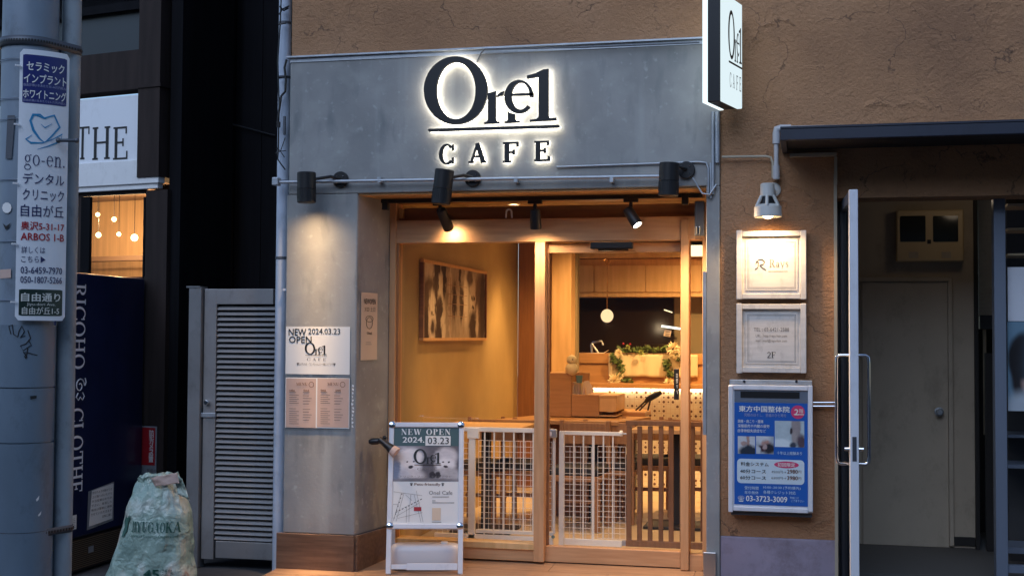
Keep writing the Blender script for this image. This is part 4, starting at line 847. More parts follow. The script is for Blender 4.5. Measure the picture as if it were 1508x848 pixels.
# ---- tables and chairs behind the gates
def table(u, v, Y0, Y1, u1, label, ped=True):
    a0, a1, b0, b1 = F(Y0).box(u, v, u1, v + 6); t = thing("cafe_table", label, "table", ((a0 + a1) / 2, Y0, 0))
    MB().wbox(a0, a1, Y0, Y1, b0, b1).obj("top", "table_wood", t, bev=.004); cx = (a0 + a1) / 2; cy = (Y0 + Y1) / 2
    MB().wbox(cx - .03, cx + .03, cy - .03, cy + .03, .02, b0).obj("column", "black_metal", t)
    MB().wbox(cx - .22, cx + .22, cy - .2, cy + .2, 0, .02).obj("base_plate", "black_metal", t, bev=.004)
table(928, 633, 1.75, 2.3, 1052, "square cafe table on a black pedestal behind the slatted fence")
table(640, 629.5, 1.15, 1.75, 763, "cafe table behind the left wire gate, nearest to the plaster wall")
def chair(x, y, rz, label):
    t = thing("cafe_chair", label, "chair", (x, y, 0), group="wooden chairs with black pads in the cafe"); w_, d_, h = .40, .40, .43
    T = wm(t)
    def wb(n, m, x0, x1, y0, y1, z0, z1, bev=.004): MB().wbox(x + x0, x + x1, y + y0, y + y1, z0, z1).obj(n, m, t, bev=bev)
    wb("seat_frame", "chair_wood", -w_ / 2, w_ / 2, -d_ / 2, d_ / 2, h - .07, h - .03); wb("seat_pad", "seat_black", -w_ / 2 + .01, w_ / 2 - .01, -d_ / 2 + .01, d_ / 2 - .01, h - .029, h + .03, .012)
    for sx in (-1, 1):
        wb("leg", "chair_wood", sx * (w_ / 2 - .02) - .018, sx * (w_ / 2 - .02) + .018, -d_ / 2, -d_ / 2 + .036, 0, h - .071)
        wb("leg", "chair_wood", sx * (w_ / 2 - .02) - .018, sx * (w_ / 2 - .02) + .018, d_ / 2 - .036, d_ / 2, 0, h - .071)
        wb("back_post", "chair_wood", sx * (w_ / 2 - .02) - .016, sx * (w_ / 2 - .02) + .016, d_ / 2 - .034, d_ / 2 - .002, h - .028, .78)
    wb("backrest", "chair_wood", -w_ / 2 + .0365, w_ / 2 - .0365, d_ / 2 - .03, d_ / 2 - .008, .60, .76); wb("stretcher", "chair_wood", -w_ / 2 + .039, w_ / 2 - .039, -.01, .01, .18, .21)
    t.rotation_euler = (0, 0, rz); return t
c0 = chair(F(1.9).uv(716, 700)[0], 1.9, 0, "wooden chair behind the left end of the left wire gate")
for (u, Y, rz, lab) in ((768, 2.0, .05, "wooden chair behind the right part of the left wire gate"), (853, 1.75, -.06, "wooden chair behind the left mesh panel of the right gate"), (903, 2.2, 3.1, "wooden chair behind the right mesh panel of the right gate"),
                        (955, 2.65, 3.2, "wooden chair beyond the pedestal table, left side"), (1012, 2.75, 3.1, "wooden chair with dark backrest beyond the pedestal table, right side")):
    dup(c0, (F(Y).uv(u, 700)[0], Y, 0), lab, rz)
cu = thing("black_cushion", "low black cushion back in front of the dotted tiles, right of the door post", "cushion", px(1006, 626, 3.4)); MB().pbox(3.4, 984, 620, 1030, 632, -.06, 0).obj("pad", "seat_black", cu, bev=.02)

# ---- wire gates
YG = .80
def grid(mb, fr, u0, v0, u1, v1, pu, pv, r=.0016, d=.006):
    a0, a1, b0, b1 = fr.box(u0, v0, u1, v1); nu = max(1, round((u1 - u0) / pu)); nv = max(1, round((v1 - v0) / pv))
    for i in range(nu + 1): a = a0 + (a1 - a0) * i / nu; mb.cyl(fr.pt(a, b0, d), fr.pt(a, b1, d), r, n=5)
    for j in range(nv + 1): b = b0 + (b1 - b0) * j / nv; mb.cyl(fr.pt(a0, b, d + .003), fr.pt(a1, b, d + .003), r, n=5)
G_ = F(YG)
def gpart(g, name, u0, v0, u1, v1, d0=-.01, d1=.01, m="gate_white", bev=.002): return MB().pbox(G_, u0, v0, u1, v1, d0, d1).obj(name, m, g, bev=bev)
g1 = thing("wire_gate", "left cream wire mesh pet gate with latch at its right end", "gate", px(740, 803, YG), group="pet gates inside the door")
gpart(g1, "top_rail", 640, 629, 815, 635.5); gpart(g1, "post", 690.5, 636, 700, 797, -.012, .012); gpart(g1, "bottom_rail", 640, 787, 815, 798, -.012, .012); gpart(g1, "lower_rail", 701, 781, 815, 786)
gpart(g1, "hinge_block", 689, 630, 706, 645, -.013, .02)
for u in (679, 713.5, 727.5, 741.5, 756.5, 771, 785): gpart(g1, "bar", u - 1, 636, u + 1, 786 if u > 690 else 788, -.002, .004, bev=0)
gpart(g1, "bar", 814, 636, 818, 786, -.008, .008)
mb = MB(); grid(mb, G_, 705, 649, 813, 780, 7.6, 8.1); grid(mb, G_, 645, 651, 690, 785, 7.6, 8.1); mb.obj("wire_grid", "gate_white", g1)
lt = gpart(g1, "latch", 803, 631, 821, 644, .0, .035, "galv", .008); MB().pbox(G_, 806, 635, 814, 641, .034, .04).obj("latch_button", "white_plastic", lt, bev=.002)
MB().cyl(G_.hit(814.5, 790, .01), G_.hit(814.5, 790, .03), .012, n=12).obj("green_knob", "teal_cup", g1)
g2 = thing("wire_gate", "right white wire mesh pet gate with two mesh panels, next to the wooden slats", "gate", px(872, 803, YG), group="pet gates inside the door")
gpart(g2, "post", 823.5, 634, 831, 803, -.014, .014); gpart(g2, "top_rail", 831.4, 635, 915, 640.5)
MB().cyl(G_.hit(913, 638, .0), G_.hit(917, 638, .0), .020, n=14).obj("pressure_disc", "gate_white", g2); MB().cyl(G_.hit(917, 638.5), G_.hit(923, 638.7), .005, n=8).obj("bolt", "galv", g2)
for u, w_ in ((845, 1), (859, 1), (873.6, 1.8), (888.5, 1), (902.5, 1)): gpart(g2, "bar", u - w_, 641, u + w_, 793, -.002, .004, bev=0)
for u0, u1 in ((831.5, 871), (880.5, 921.5)): mb = MB(); grid(mb, G_, u0, 657, u1, 792.5, 7.8, 8.1); mb.obj("mesh_panel", "gate_white", g2)
gpart(g2, "bottom_rail", 831.4, 793.5, 916, 803, -.014, .014); gpart(g2, "foot_clamp", 916.4, 795, 922, 803, -.01, .01, "galv")
# ---- slatted fence
sf = thing("slatted_fence", "low wooden fence of upright slats inside the door on the right", "fence", px(980, 805, YG))
gpart(sf, "top_rail", 922, 620, 1048, 627, -.02, .02, "slat_wood"); gpart(sf, "bottom_rail", 922, 797, 1048, 806, -.02, .02, "slat_wood")
for u, w_ in ((926.5, 3.6), (942, 3.4), (957.6, 3.3), (973.4, 3.3), (988.5, 3.6), (1004.5, 3.4), (1020.2, 3.2), (1035, 3.2)): gpart(sf, "slat", u - w_, 627.3, u + w_, 796.7, -.012, .012, "slat_wood")

# ================================================================== PAPERS ON THE PILLAR
pp = thing("opening_poster", "white handwritten NEW OPEN paper on the concrete pillar above the menus", "poster", px(468, 515, 0))
MB().pbox(0, 421, 481, 515.5, 551, 0.001, .003).obj("sheet", "paper", pp)
text_px("NEW", F(0), 425, 484, 451, 494, "ink", pp, d=.004, bold=.015); text_px("2024.03.23", F(0), 454, 483.5, 501, 492, "ink", pp, d=.004, bold=.005)
text_px("OPEN", F(0), 425.5, 495, 459, 505, "ink", pp, d=.004, bold=.015)
logo_flat(F(0), F(0).box(449, 504, 482, 523.5), "ink", pp, d=.004, cafe=False); text_px("CAFE", F(0), 452, 527, 480, 531, "ink_grey", pp, d=.004, ser=True, track=.5)
text_px("♥お子さま・ワンちゃんと一緒にどうぞ♥", F(0), 437, 534, 494, 538.5, "ink_grey", pp, d=.004)
mp_ = thing("menu_sheets", "two pinkish menu pages side by side in clear film on the concrete pillar", "menu", px(468, 595, 0))
MB().pbox(0, 419, 554, 517, 634, 0.001, .002).obj("film", "film", mp_)
MB().pbox(0, 420.5, 556, 515, 630, 0.0025, .0035).obj("backing", "paper", mp_)
for u0, u1 in ((421.5, 465.5), (467.5, 514)):
    MB().pbox(0, u0, 557, u1, 629, .0036, .0045).obj("page", "paper_pink", mp_)
    text_px("MENU", F(0), u0 + 15, 563, u0 + 31, 567.5, "ink_brown", mp_, d=.006, ser=True)
    m = MB()
    a, b = F(0).uv(u0 + 37, 566, .006); m.ring(F(0), [(a + .018 * math.cos(k * .5236), b + .018 * math.sin(k * .5236)) for k in range(12)], [(a + .015 * math.cos(k * .5236), b + .015 * math.sin(k * .5236)) for k in range(12)], .006)
    m.obj("stamp", "ink_brown", mp_, recalc=False)
    m = MB()
    for cx_, rows in ((u0 + 5, (577, 581, 584, 587, 590, 593, 601, 605, 608, 611, 614, 617, 620, 623)), (u0 + 25, (577, 582, 586, 590, 594, 602, 606, 610, 614, 618))):
        for v in rows: m.quad(F(0), *F(0).box(cx_, v, cx_ + 9 + (v * 7) % 6, v + .7), .006)
    m.obj("small_print", "ink_grey", mp_, recalc=False)
for u, t_ in ((426, "coffee"), (447, "food"), (472, "tea"), (494, "set")): text_px(t_, F(0), u, 573, u + 8, 576, "ink_brown", mp_, d=.006, bold=.02)
tp_ = thing("tape_strip", "torn shiny tape strip down the pillar edge beside the menus", "tape", px(519, 600, 0))
m = MB(); rnd = random.Random(5)
for k in range(12):
    v = 566 + k * 5.4; u = 517.5 + rnd.random() * 1.2; m.prism(F(0), [F(0).uv(u + rnd.random(), v), F(0).uv(u + 1.5 + rnd.random() * 2, v + 1), F(0).uv(u + 1 + rnd.random() * 2, v + 4), F(0).uv(u + rnd.random(), v + 3)], .002, .004)
m.obj("strip", "white_plastic", tp_)
# paper on the reveal
rp = thing("narrow_poster", "narrow cream poster with a drawn cup on the pillar's inner side", "poster", sk.hit(543, 480))
b0_, b1_ = sk.uv(543, 530)[1], sk.uv(543, 431)[1]; c0_, c1_ = sk.uv(531, 480)[0], sk.uv(555, 480)[0]
MB().box(sk, c0_, c1_, b0_, b1_, .001, .003).obj("sheet", "paper_cream", rp)
wv = c1_ - c0_; hv = b1_ - b0_
text_ab("NEWOPEN", sk, (c0_ + wv * .16, c0_ + wv * .88, b0_ + hv * .83, b0_ + hv * .91), "ink", rp, d=.0045, bold=.01)
text_ab("3/23 土日", sk, (c0_ + wv * .2, c0_ + wv * .85, b0_ + hv * .72, b0_ + hv * .79), "ink", rp, d=.0045)
m = MB(); cx_, cy_ = c0_ + wv * .5, b0_ + hv * .55
for rx, ry, oy in ((.2, .09, 0), (.24, .05, .06)):
    O_ = [(cx_ + wv * rx * math.cos(k * .3927), cy_ + hv * (oy + ry * math.sin(k * .3927))) for k in range(16)]; I_ = [(cx_ + wv * (rx - .03) * math.cos(k * .3927), cy_ + hv * (oy + (ry - .008) * math.sin(k * .3927))) for k in range(16)]; m.ring(sk, O_, I_, .0045)
m.obj("cup_drawing", "ink", rp, recalc=False)
text_ab("OneI", sk, (c0_ + wv * .35, c0_ + wv * .65, b0_ + hv * .38, b0_ + hv * .42), "ink", rp, d=.0045, bold=.02)
m = MB(); [m.quad(sk, c0_ + wv * .28, c0_ + wv * (.6 + .05 * k), b0_ + hv * (.26 - .03 * k), b0_ + hv * (.265 - .03 * k), .0045) for k in range(2)]; m.obj("small_print", "ink_grey", rp, recalc=False)

# ================================================================== A-FRAME SIGN
yw = rad(15); ln_ = rad(14)
base = F(.02).hit(626, 838)
Rv = Vector((math.cos(yw), math.sin(yw), 0)); N0 = Vector((math.sin(yw), -math.cos(yw), 0))
zb_ = fz(base.y) 
af_o = Vector((base.x, base.y, zb_))
U_ = (Vector((0, 0, 1)) * math.cos(ln_) - N0 * math.sin(ln_))
AF = Fr(af_o, Rv, U_)
aw = (AF.uv(682, 800)[0] - AF.uv(569, 800)[0]) / 2; ac = (AF.uv(682, 800)[0] + AF.uv(569, 800)[0]) / 2
AF = Fr(AF.pt(ac, 0), Rv, U_); ah = AF.uv(620, 622)[1]; am = AF.uv(625, 774)[1]
af = thing("a_frame_sign", "white metal A-frame sign with NEW OPEN poster in front of the window", "sign board", AF.O)
fw = .032
MB().box(AF, -aw, -aw + fw, 0, ah - .03, -.012, .012).obj("leg", "alu_white", af, bev=.005); MB().box(AF, aw - fw, aw, 0, ah - .03, -.012, .012).obj("leg", "alu_white", af, bev=.005)
MB().box(AF, -aw + .025, aw - .025, ah - fw, ah, -.012, .014).obj("top_rail", "alu_white", af, bev=.005)
MB().box(AF, -aw + .025, aw - .025, am - fw * .6, am + fw * .4, -.012, .014).obj("middle_rail", "alu_white", af, bev=.005)
MB().box(AF, -aw + fw + .001, aw - fw - .001, .03, .06, -.008, .008).obj("bottom_rail", "alu_white", af, bev=.003)
MB().box(AF, -aw + .13, aw - fw - .001, .024, .066, .0085, .018).obj("bottom_sleeve", "alu_white", af, bev=.003)
for sx in (-1, 1):
    for b_ in (ah - .016, am):
        MB().lathe([(.0, -.013), (.022, -.013), (.024, -.010), (.024, .013), (.020, .017), (0, .018)], AF.pt(sx * (aw - .020), b_), AF.N, n=20).obj("corner_cap", "chrome", af, smooth=50)
RB = Fr(AF.pt(0, ah * .98, -.03), Rv, (Vector((0, 0, 1)) * math.cos(ln_) + N0 * math.sin(ln_)))
zl = (AF.pt(0, ah * .98).z - af_o.z + .004) / math.cos(ln_)
for sx in (-1, 1): MB().box(RB, sx * (aw - fw / 2) - fw / 2, sx * (aw - fw / 2) + fw / 2, -zl, -.01, -.012, .012).obj("rear_leg", "alu_white", af, bev=.004)
for b_ in (-zl + .05, -zl + .30): MB().box(RB, -aw + fw + .001, aw - fw - .001, b_, b_ + .03, -.008, .008).obj("rear_rail", "alu_white", af, bev=.003)
pa0, pa1, pb0, pb1 = -aw + fw - .004, aw - fw + .004, am + .01, ah - fw + .004
MB().box(AF, pa0, pa1, pb0, pb1, -.006, .003).obj("poster_board", "paper", af)
PW, PH = pa1 - pa0, pb1 - pb0
def pf_(x0, x1, y0, y1): return (pa0 + PW * x0, pa0 + PW * x1, pb0 + PH * y0, pb0 + PH * y1)
m = MB().quad(AF, *pf_(0, 1, .80, 1), .004).obj("poster_head", "teal_green", af)
g_ = (.15, .14, .16); lg = (.80, .76, .77); lh = (.62, .58, .60); dg_ = (.05, .045, .055)
blobs("print_dogs", g_, [(.12, .8, .3, .3, (.42, .40, .44), .6), (.26, .68, .19, .26, lg, .25), (.26, .42, .17, .22, lg, .25), (.24, .1, .24, .28, lh, .3), (.80, .70, .17, .26, lh, .3), (.79, .46, .15, .2, lg, .3), (.82, .14, .22, .26, (.45, .43, .45), .3),
      (.215, .55, .016, .022, dg_, .4), (.315, .56, .016, .022, dg_, .4), (.27, .40, .035, .04, dg_, .3), (.755, .55, .014, .022, dg_, .4), (.84, .55, .014, .022, dg_, .4), (.795, .42, .03, .035, dg_, .3),
      (.60, .16, .05, .12, dg_, .3), (.68, .18, .04, .10, dg_, .3), (.05, .3, .06, .3, (.22, .26, .36), .5), (.5, .03, .5, .07, (.2, .19, .21), .5)], grain=.07, dist=.012, nscale=15)
MB().quad(AF, *pf_(0, 1, .435, .80), .004).obj("poster_photo", "print_dogs", af, uv=True)
text_ab("NEW OPEN", AF, pf_(.12, .86, .915, .98), "paper", af, d=.006, ser=True, T=.2, track=.2)
text_ab("2024.", AF, pf_(.14, .47, .835, .895), "paper", af, d=.006, bold=.02)
MB().quad(AF, *pf_(.485, .865, .805, .905), .006).obj("date_patch", "paper", af); text_ab("03.23", AF, pf_(.52, .84, .82, .89), "ink", af, d=.008, bold=.005)
logo_flat(AF, pf_(.31, .73, .60, .77), "ink", af, d=.007, cafe=False); text_ab("CAFE", AF, pf_(.37, .66, .55, .575), "ink_grey", af, d=.006, ser=True, track=.5)
text_ab("Pets-friendly", AF, pf_(.33, .72, .385, .42), "ink_brown", af, d=.005, bold=.01)
text_ab("Onel Cafe", AF, pf_(.55, .90, .30, .34), "ink_grey", af, d=.005)
m = MB()
def seg(p, q, w_): 
    (x0, y0), (x1, y1) = p, q; a = Vector((pa0 + PW * x0, pb0 + PH * y0)); b = Vector((pa0 + PW * x1, pb0 + PH * y1)); n = (b - a).normalized(); n = Vector((-n.y, n.x)) * w_
    m.add([AF.pt(*(a + n), .0052), AF.pt(*(a - n), .0052), AF.pt(*(b - n), .0052), AF.pt(*(b + n), .0052)], [(0, 1, 2, 3)])
for p, q in (((.02, .33), (.45, .29)), ((.14, .32), (.03, .04)), ((.18, .32), (.07, .03)), ((.33, .30), (.44, .02)), ((.36, .34), (.47, .02)), ((.07, .08), (.42, .22)), ((.22, .18), (.22, .02)), ((.26, .19), (.26, .02)), ((.09, .06), (.46, .12)), ((.20, .30), (.30, .24)), ((.02, .20), (.10, .20)), ((.28, .30), (.27, .20))): seg(p, q, .0008)
m.obj("map_lines", "ink_grey", af, recalc=False)
m = MB()
for k in range(9): seg((.06 + k * .045, .12 + k * .016), (.085 + k * .045, .129 + k * .016), .0022)
for k in range(7): seg((.15 - k * .018, .31 - k * .04), (.145 - k * .018, .297 - k * .04), .002)
m.obj("railway_line", "ink", af, recalc=False)
MB().quad(AF, *pf_(.33, .44, .135, .175), .0056).obj("map_tag", "red_print", af)
MB().quad(AF, *pf_(.60, .73, .04, .165), .0052).obj("code_patch", "paper_cream", af)
m = MB()
for y, x1 in ((.275, .85), (.235, .65), (.215, .93), (.02, .74)): m.quad(AF, *pf_(.60, x1, y, y + .006), .0052)
m.obj("small_print", "ink_grey", af, recalc=False)
text_ab("ドリンク・フード・テイクアウト", AF, pf_(.12, .88, .475, .495), "ink_grey", af, d=.006)
for x in (.285, .755): 
    m = MB()
    for ox, oy, r_ in ((0, 0, .006), (-.006, .008, .003), (0, .010, .003), (.006, .008, .003)): m.lathe([(r_, 0), (r_, .0005)], AF.pt(pa0 + PW * x + ox, pb0 + PH * .40 + oy, .005), AF.N, n=8)
    m.obj("paw_print", "ink", af)
# water weight between the legs
wt = thing("water_weight", "white plastic water tank weight lying between the A-frame legs", "weight", AF.pt(0, .1, -.2))
m = MB(); tc0 = af_o + Vector((0, 0, 0)) - N0 * .17 + Rv * (ac - .0); nn = 18; prof = []
for j in range(nn + 1):
    t_ = -math.pi / 2 + math.pi * j / nn; rr2 = abs(math.cos(t_)) ** .6; zz = .078 + .078 * math.copysign(abs(math.sin(t_)) ** .75, t_)
    prof.append((rr2, zz))
vs = []; NS = 40
for rr2, zz in prof:
    for i in range(NS):
        a = 2 * math.pi * i / NS; cx_, sy_ = math.cos(a), math.sin(a)
        ex = math.copysign(abs(cx_) ** .6, cx_); ey = math.copysign(abs(sy_) ** .6, sy_)
        vs.append(tc0 + Rv * ex * (.225 * (.80 + .20 * rr2) if rr2 > .05 else .18 * rr2 * 4) * (1 if rr2 > .2 else rr2 * 5) - N0 * ey * .10 * (.55 + .45 * rr2) * (1 if rr2 > .2 else rr2 * 5) + Vector((0, 0, zz + .006)))
fs = [(k * NS + i, k * NS + (i + 1) % NS, (k + 1) * NS + (i + 1) % NS, (k + 1) * NS + i) for k in range(nn) for i in range(NS)] + [tuple(range(NS - 1, -1, -1)), tuple(range(nn * NS, nn * NS + NS))]
m.add(vs, fs); m.obj("tank_body", "tank", wt, smooth=50)
MB().cyl(tc0 + Rv * .12 + Vector((0, 0, .15)), tc0 + Rv * .12 + Vector((0, 0, .175)), .022, n=16).obj("cap", "white_plastic", wt, smooth=40)
# black clip lamp
cp = thing("clip_lamp", "small black clip-on lamp clamped to the A-frame's top left corner", "lamp", AF.hit(565, 650, .03))
p1, p2, p3 = AF.hit(560, 647, .05), AF.hit(577, 661, .06), AF.hit(584, 666, .065)
dr = (p2 - p1).normalized(); L1 = (p2 - p1).length; L2 = (p3 - p1).length
MB().lathe([(.014, -.01), (.018, 0), (.024, L1 * .7), (.031, L1), (.028, L1 + .002)], p1, dr, n=20).obj("housing", "black_plastic", cp, smooth=50)
MB().lathe([(.030, L1 + .0025), (.034, L1 + .02), (.036, L2), (.02, L2 + .004)], p1, dr, n=20).obj("lens_ring", "flower_dim" if "flower_dim" in MT else "paper_pink", cp, smooth=50)
q0, q1 = AF.hit(543.5, 650, .03), AF.hit(561, 649, .045)
MB().tube([q0, q0 + (q1 - q0) * .25, q0 + (q1 - q0) * .7, q1], [.012, .021, .021, .014], n=14).obj("clamp_grip", "black_plastic", cp, smooth=60)
MB().ball(AF.hit(566.5, 644, .03), .014, 12).obj("joint", "black_plastic", cp, smooth=80)

# ================================================================== WALL LAMP, BOARDS, INFO BOX on the right wall
wl_ = thing("wall_lamp", "old white outdoor spotlight glowing above the top white framed board", "lamp", px(1139, 275, 0))
MB().lathe([(.045, 0), (.042, .015), (.03, .02)], px(1139, 280, .02), (0, -1, 0), n=20).obj("wall_plate", "lamp_white", wl_, smooth=40)
MB().tube([px(1139, 280, 0), px(1137, 286, -.08), px(1132, 290, -.12)], .012).obj("arm", "lamp_white", wl_, smooth=60)
hc = F(-.15).hit(1130, 270); hb = F(-.15).hit(1131, 320); hx = (hb - hc).normalized(); HL = (hb - hc).length
MB().lathe([(.030, 0), (.040, .005), (.042, HL * .38), (.038, HL * .40)], hc, hx, n=24).obj("cap", "lamp_white", wl_, smooth=40)
MB().lathe([(.034, HL * .40), (.036, HL * .5), (.05, HL * .62)], hc, hx, n=24).obj("dark_core", "black_plastic", wl_, smooth=40)
ribs = MB()
for k in range(6):
    a = k * math.pi / 3 + .3; x = hx.orthogonal().normalized(); y = hx.cross(x); c = x * math.cos(a) + y * math.sin(a)
    ribs.tube([hc + hx * HL * .38 + c * .040, hc + hx * HL * .70 + c * .072], .010, n=6)
ribs.obj("rib", "lamp_white", wl_, smooth=60)
MB().lathe([(.055, HL * .62), (.078, HL * .70), (.080, HL * .98), (.076, HL), (.070, HL * .97), (.065, HL * .8)], hc, hx, n=28).obj("shade", "lamp_white", wl_, smooth=40)
MB().ball(hc + hx * HL * .86, .038, 16).obj("bulb", "bulb_warm", wl_, smooth=80)
l = spot("wall_lamp_light", hc + hx * (HL + .004), hc + hx * 1.0 + Vector((.0, .10, 0)), 36, 150, (1, .66, .32), .7, .05); l.parent = wl_; l.matrix_parent_inverse = wm(wl_).inverted()
def framed_board(v0, v1, label):
    t = thing("framed_board", label, "sign board", px(1136, v1, 0), group="white framed boards on the stucco wall")
    w_ = 8.5
    for nm, q in (("frame_stile", (1085, v0, 1085 + w_, v1)), ("frame_stile", (1187.5 - w_, v0, 1187.5, v1))): MB().pbox(0, *q, 0, .045).obj(nm, "frame_white", t, bev=.003)
    for q in ((1085 + w_ + .2, v0 + .8, 1187.5 - w_ - .2, v0 + 8.5), (1085 + w_ + .2, v1 - 8.5, 1187.5 - w_ - .2, v1 - .8)): MB().pbox(0, *q, 0, .042).obj("frame_rail", "frame_white", t, bev=.003)
    MB().pbox(0, 1085 + w_ + .2, v0 + 8.7, 1187.5 - w_ - .2, v1 - 8.7, 0, .018).obj("panel", "frame_white", t)
    MB().pbox(0, 1098, v0 + 13, 1175, v1 - 13, .0185, .024).obj("inner_panel", "frame_white", t, bev=.002)
    m = MB(); a0, a1, b0, b1 = F(0).box(1101, v0 + 16, 1172, v1 - 16, .025)
    for d0, d1 in ((0, .0025), (.007, .0085)):
        O_ = [(a0 + d0, b0 + d0), (a1 - d0, b0 + d0), (a1 - d0, b1 - d0), (a0 + d0, b1 - d0)]; I_ = [(a0 + d1, b0 + d1), (a1 - d1, b0 + d1), (a1 - d1, b1 - d1), (a0 + d1, b1 - d1)]; m.ring(F(0), O_, I_, .0245)
    m.obj("border_line", "ink_grey", t, recalc=False); return t
t1 = framed_board(340, 441, "upper white framed board lit by the wall lamp, with a curly R emblem")
t2 = framed_board(447, 549, "lower white framed board with phone number and 2F")
text_px("Rays", F(0), 1133, 382, 1161, 396, "ink_grey", t1, d=.026, ser=True)
m = MB(); fz_ = F(0)
P_ = [(1112, 396), (1116, 394), (1117, 386), (1114, 384), (1113, 388), (1117, 382), (1123, 382), (1126, 385), (1124, 389), (1119, 390), (1123, 394), (1128, 397)]
m.tube([fz_.hit(u, v, .026) for u, v in P_], .0025, n=5); m.obj("emblem", "ink_grey", t1, smooth=60)
m = MB(); [m.quad(F(0), *F(0).box(1131, v, 1160, v + .7, .026), .026) for v in (399,)]; m.obj("small_print", "ink_grey", t1, recalc=False)
text_px("TEL : 03-6421-2588", F(0), 1110, 482.5, 1162, 488, "ink_grey", t2, d=.026)
text_px("URL : http://rays-hair.com", F(0), 1113, 492.5, 1159, 497.5, "ink_grey", t2, d=.026); text_px("mail : mail@rays-hair.com", F(0), 1113, 499.5, 1159, 504.5, "ink_grey", t2, d=.026)
text_px("2F", F(0), 1130, 518, 1142, 527, "ink", t2, d=.026, ser=True)

ib = thing("clinic_light_box", "silver framed blue advertising box with massage photos and a phone number", "sign", px(1136, 757, 0))
MB().pbox(0, 1075, 559, 1196, 566, .0, .05).obj("top_flange", "galv", ib, bev=.003); MB().pbox(0, 1077, 751, 1196, 758, .0, .05).obj("bottom_flange", "alu_dark", ib, bev=.003)
MB().pbox(0, 1074, 566.5, 1197, 750.6, .0, .075).obj("housing", "alu_white", ib, bev=.006)
D0 = .0755
for q in ((1074, 566.5, 1080.5, 750.6), (1190.5, 566.5, 1197, 750.6)): MB().pbox(0, *q, D0, .088).obj("frame_stile", "alu_white", ib, bev=.004)
for q in ((1081, 566.5, 1190, 573.5), (1081, 744, 1190, 750.6)): MB().pbox(0, *q, D0, .0875).obj("frame_rail", "alu_white", ib, bev=.004)
for u in (1096, 1173): MB().cyl(F(0).hit(u, 561.5, .05), F(0).hit(u, 561.5, .056), .008, n=12).obj("bolt", "chrome", ib)
FI = Fr((0, -D0, 0))
MB().pbox(FI, 1081.5, 574.5, 1189.5, 592.5, 0, .002).obj("speaker_panel", "alu_frame", ib); MB().pbox(FI, 1090.5, 576.5, 1177.5, 586, .0022, .004).obj("speaker_slot", "black_plastic", ib)
MB().pbox(FI, 1081.5, 593, 1189.5, 743.5, 0, .003).obj("face", "board_blue", ib)
IB = lambda s, u0, v0, u1, v1, m_="paper", b_=0, d=.0055, **k: text_px(s, FI, u0, v0, u1, v1, m_, ib, d=d, bold=b_, **k)
IB("東方中国整体院", 1088, 597.5, 1163, 606.5, b_=.02); IB("究極のほぐし、至福のひと時を", 1096, 608.5, 1158, 613.5, "faded_text")
IB("頭痛・肩こり・腰痛", 1086.5, 617.5, 1124, 622.5); IB("深層筋肉や内臓の疲労", 1086.5, 624.5, 1133, 629.5); IB("自律神経失調症など", 1086.5, 631.5, 1128, 636.5)
MB().lathe([(.052 * .75, 0), (.052 * .75, .001)], FI.hit(1175, 606.5, .0032), FI.N, n=28).obj("round_mark", "pink", ib); IB("2", 1170, 602, 1176, 611, b_=.02, d=.007); IB("階", 1177, 602, 1183, 608, d=.007); MB().quad(FI, *FI.box(1169, 609.5, 1184, 610.6, .007), .007).obj("small_print", "paper", ib)
blobs("print_back", (.42, .52, .58), [(.72, .75, .16, .5, (.28, .25, .26), .3), (.68, .35, .12, .25, (.33, .30, .30), .4), (.55, .62, .05, .15, (.05, .04, .05), .4), (.9, .2, .15, .3, (.10, .07, .09), .4), (.2, .1, .35, .22, (.65, .75, .8), .3), (.62, .08, .12, .1, (.05, .06, .09), .4)], grain=.06, dist=.03, nscale=5)
blobs("print_hands", (.55, .58, .62), [(.6, .75, .1, .6, (.38, .25, .22), .4), (.35, .6, .18, .12, (.40, .28, .26), .4), (.65, .1, .6, .4, (.03, .04, .06), .3)], grain=.06, dist=.05, nscale=5)
blobs("print_massage", (.35, .40, .45), [(.3, .9, .5, .3, (.55, .6, .65), .4), (.55, .55, .25, .25, (.42, .26, .23), .4), (.75, .3, .35, .3, (.03, .03, .04), .4), (.3, .3, .25, .2, (.08, .04, .05), .4), (.5, .4, .12, .15, (.45, .34, .33), .4), (.05, .15, .2, .3, (.5, .55, .6), .3)], grain=.06, dist=.05, nscale=5)
for q, n_ in (((1141, 619.5, 1184.5, 658), "print_back"), ((1086.5, 642, 1112, 668), "print_hands"), ((1113.5, 642, 1139.5, 668), "print_massage")): MB().quad(FI, *FI.box(*q, .004), .004).obj("photo", n_, ib, uv=True)
IB("十年以上経験あり", 1144, 664.5, 1181, 669.5, "pale_blue"); rrect(FI, 1085.5, 676, 1184.5, 712, .022, .003, .0042, MB()).obj("price_panel", "pale_blue", ib)
IB("料金システム", 1091, 680, 1132, 686, "ink", .01, .006); IB("40分コース", 1090, 690.5, 1128, 696.5, "ink", .015, .006); IB("60分コース", 1090, 700, 1128, 706, "ink", .015, .006)
m = MB(); a0, a1, b0, b1 = FI.box(1140, 679, 1176.5, 689, .005); m.prism(FI, [((a0 + a1) / 2 + (a1 - a0) / 2 * math.cos(k * .2618), (b0 + b1) / 2 + (b1 - b0) / 2 * math.sin(k * .2618)) for k in range(24)], .005); m.obj("oval_mark", "pink", ib)
IB("初回限定", 1145, 681, 1171, 687, "paper", .01, .0062); IB("4500円→", 1136, 692.5, 1158, 696.5, "ink_grey", 0, .006); IB("2980", 1159, 691, 1175, 697, "ink_brown", .03, .006); IB("円", 1175.7, 692.5, 1180, 696.7, "ink_brown", 0, .006)
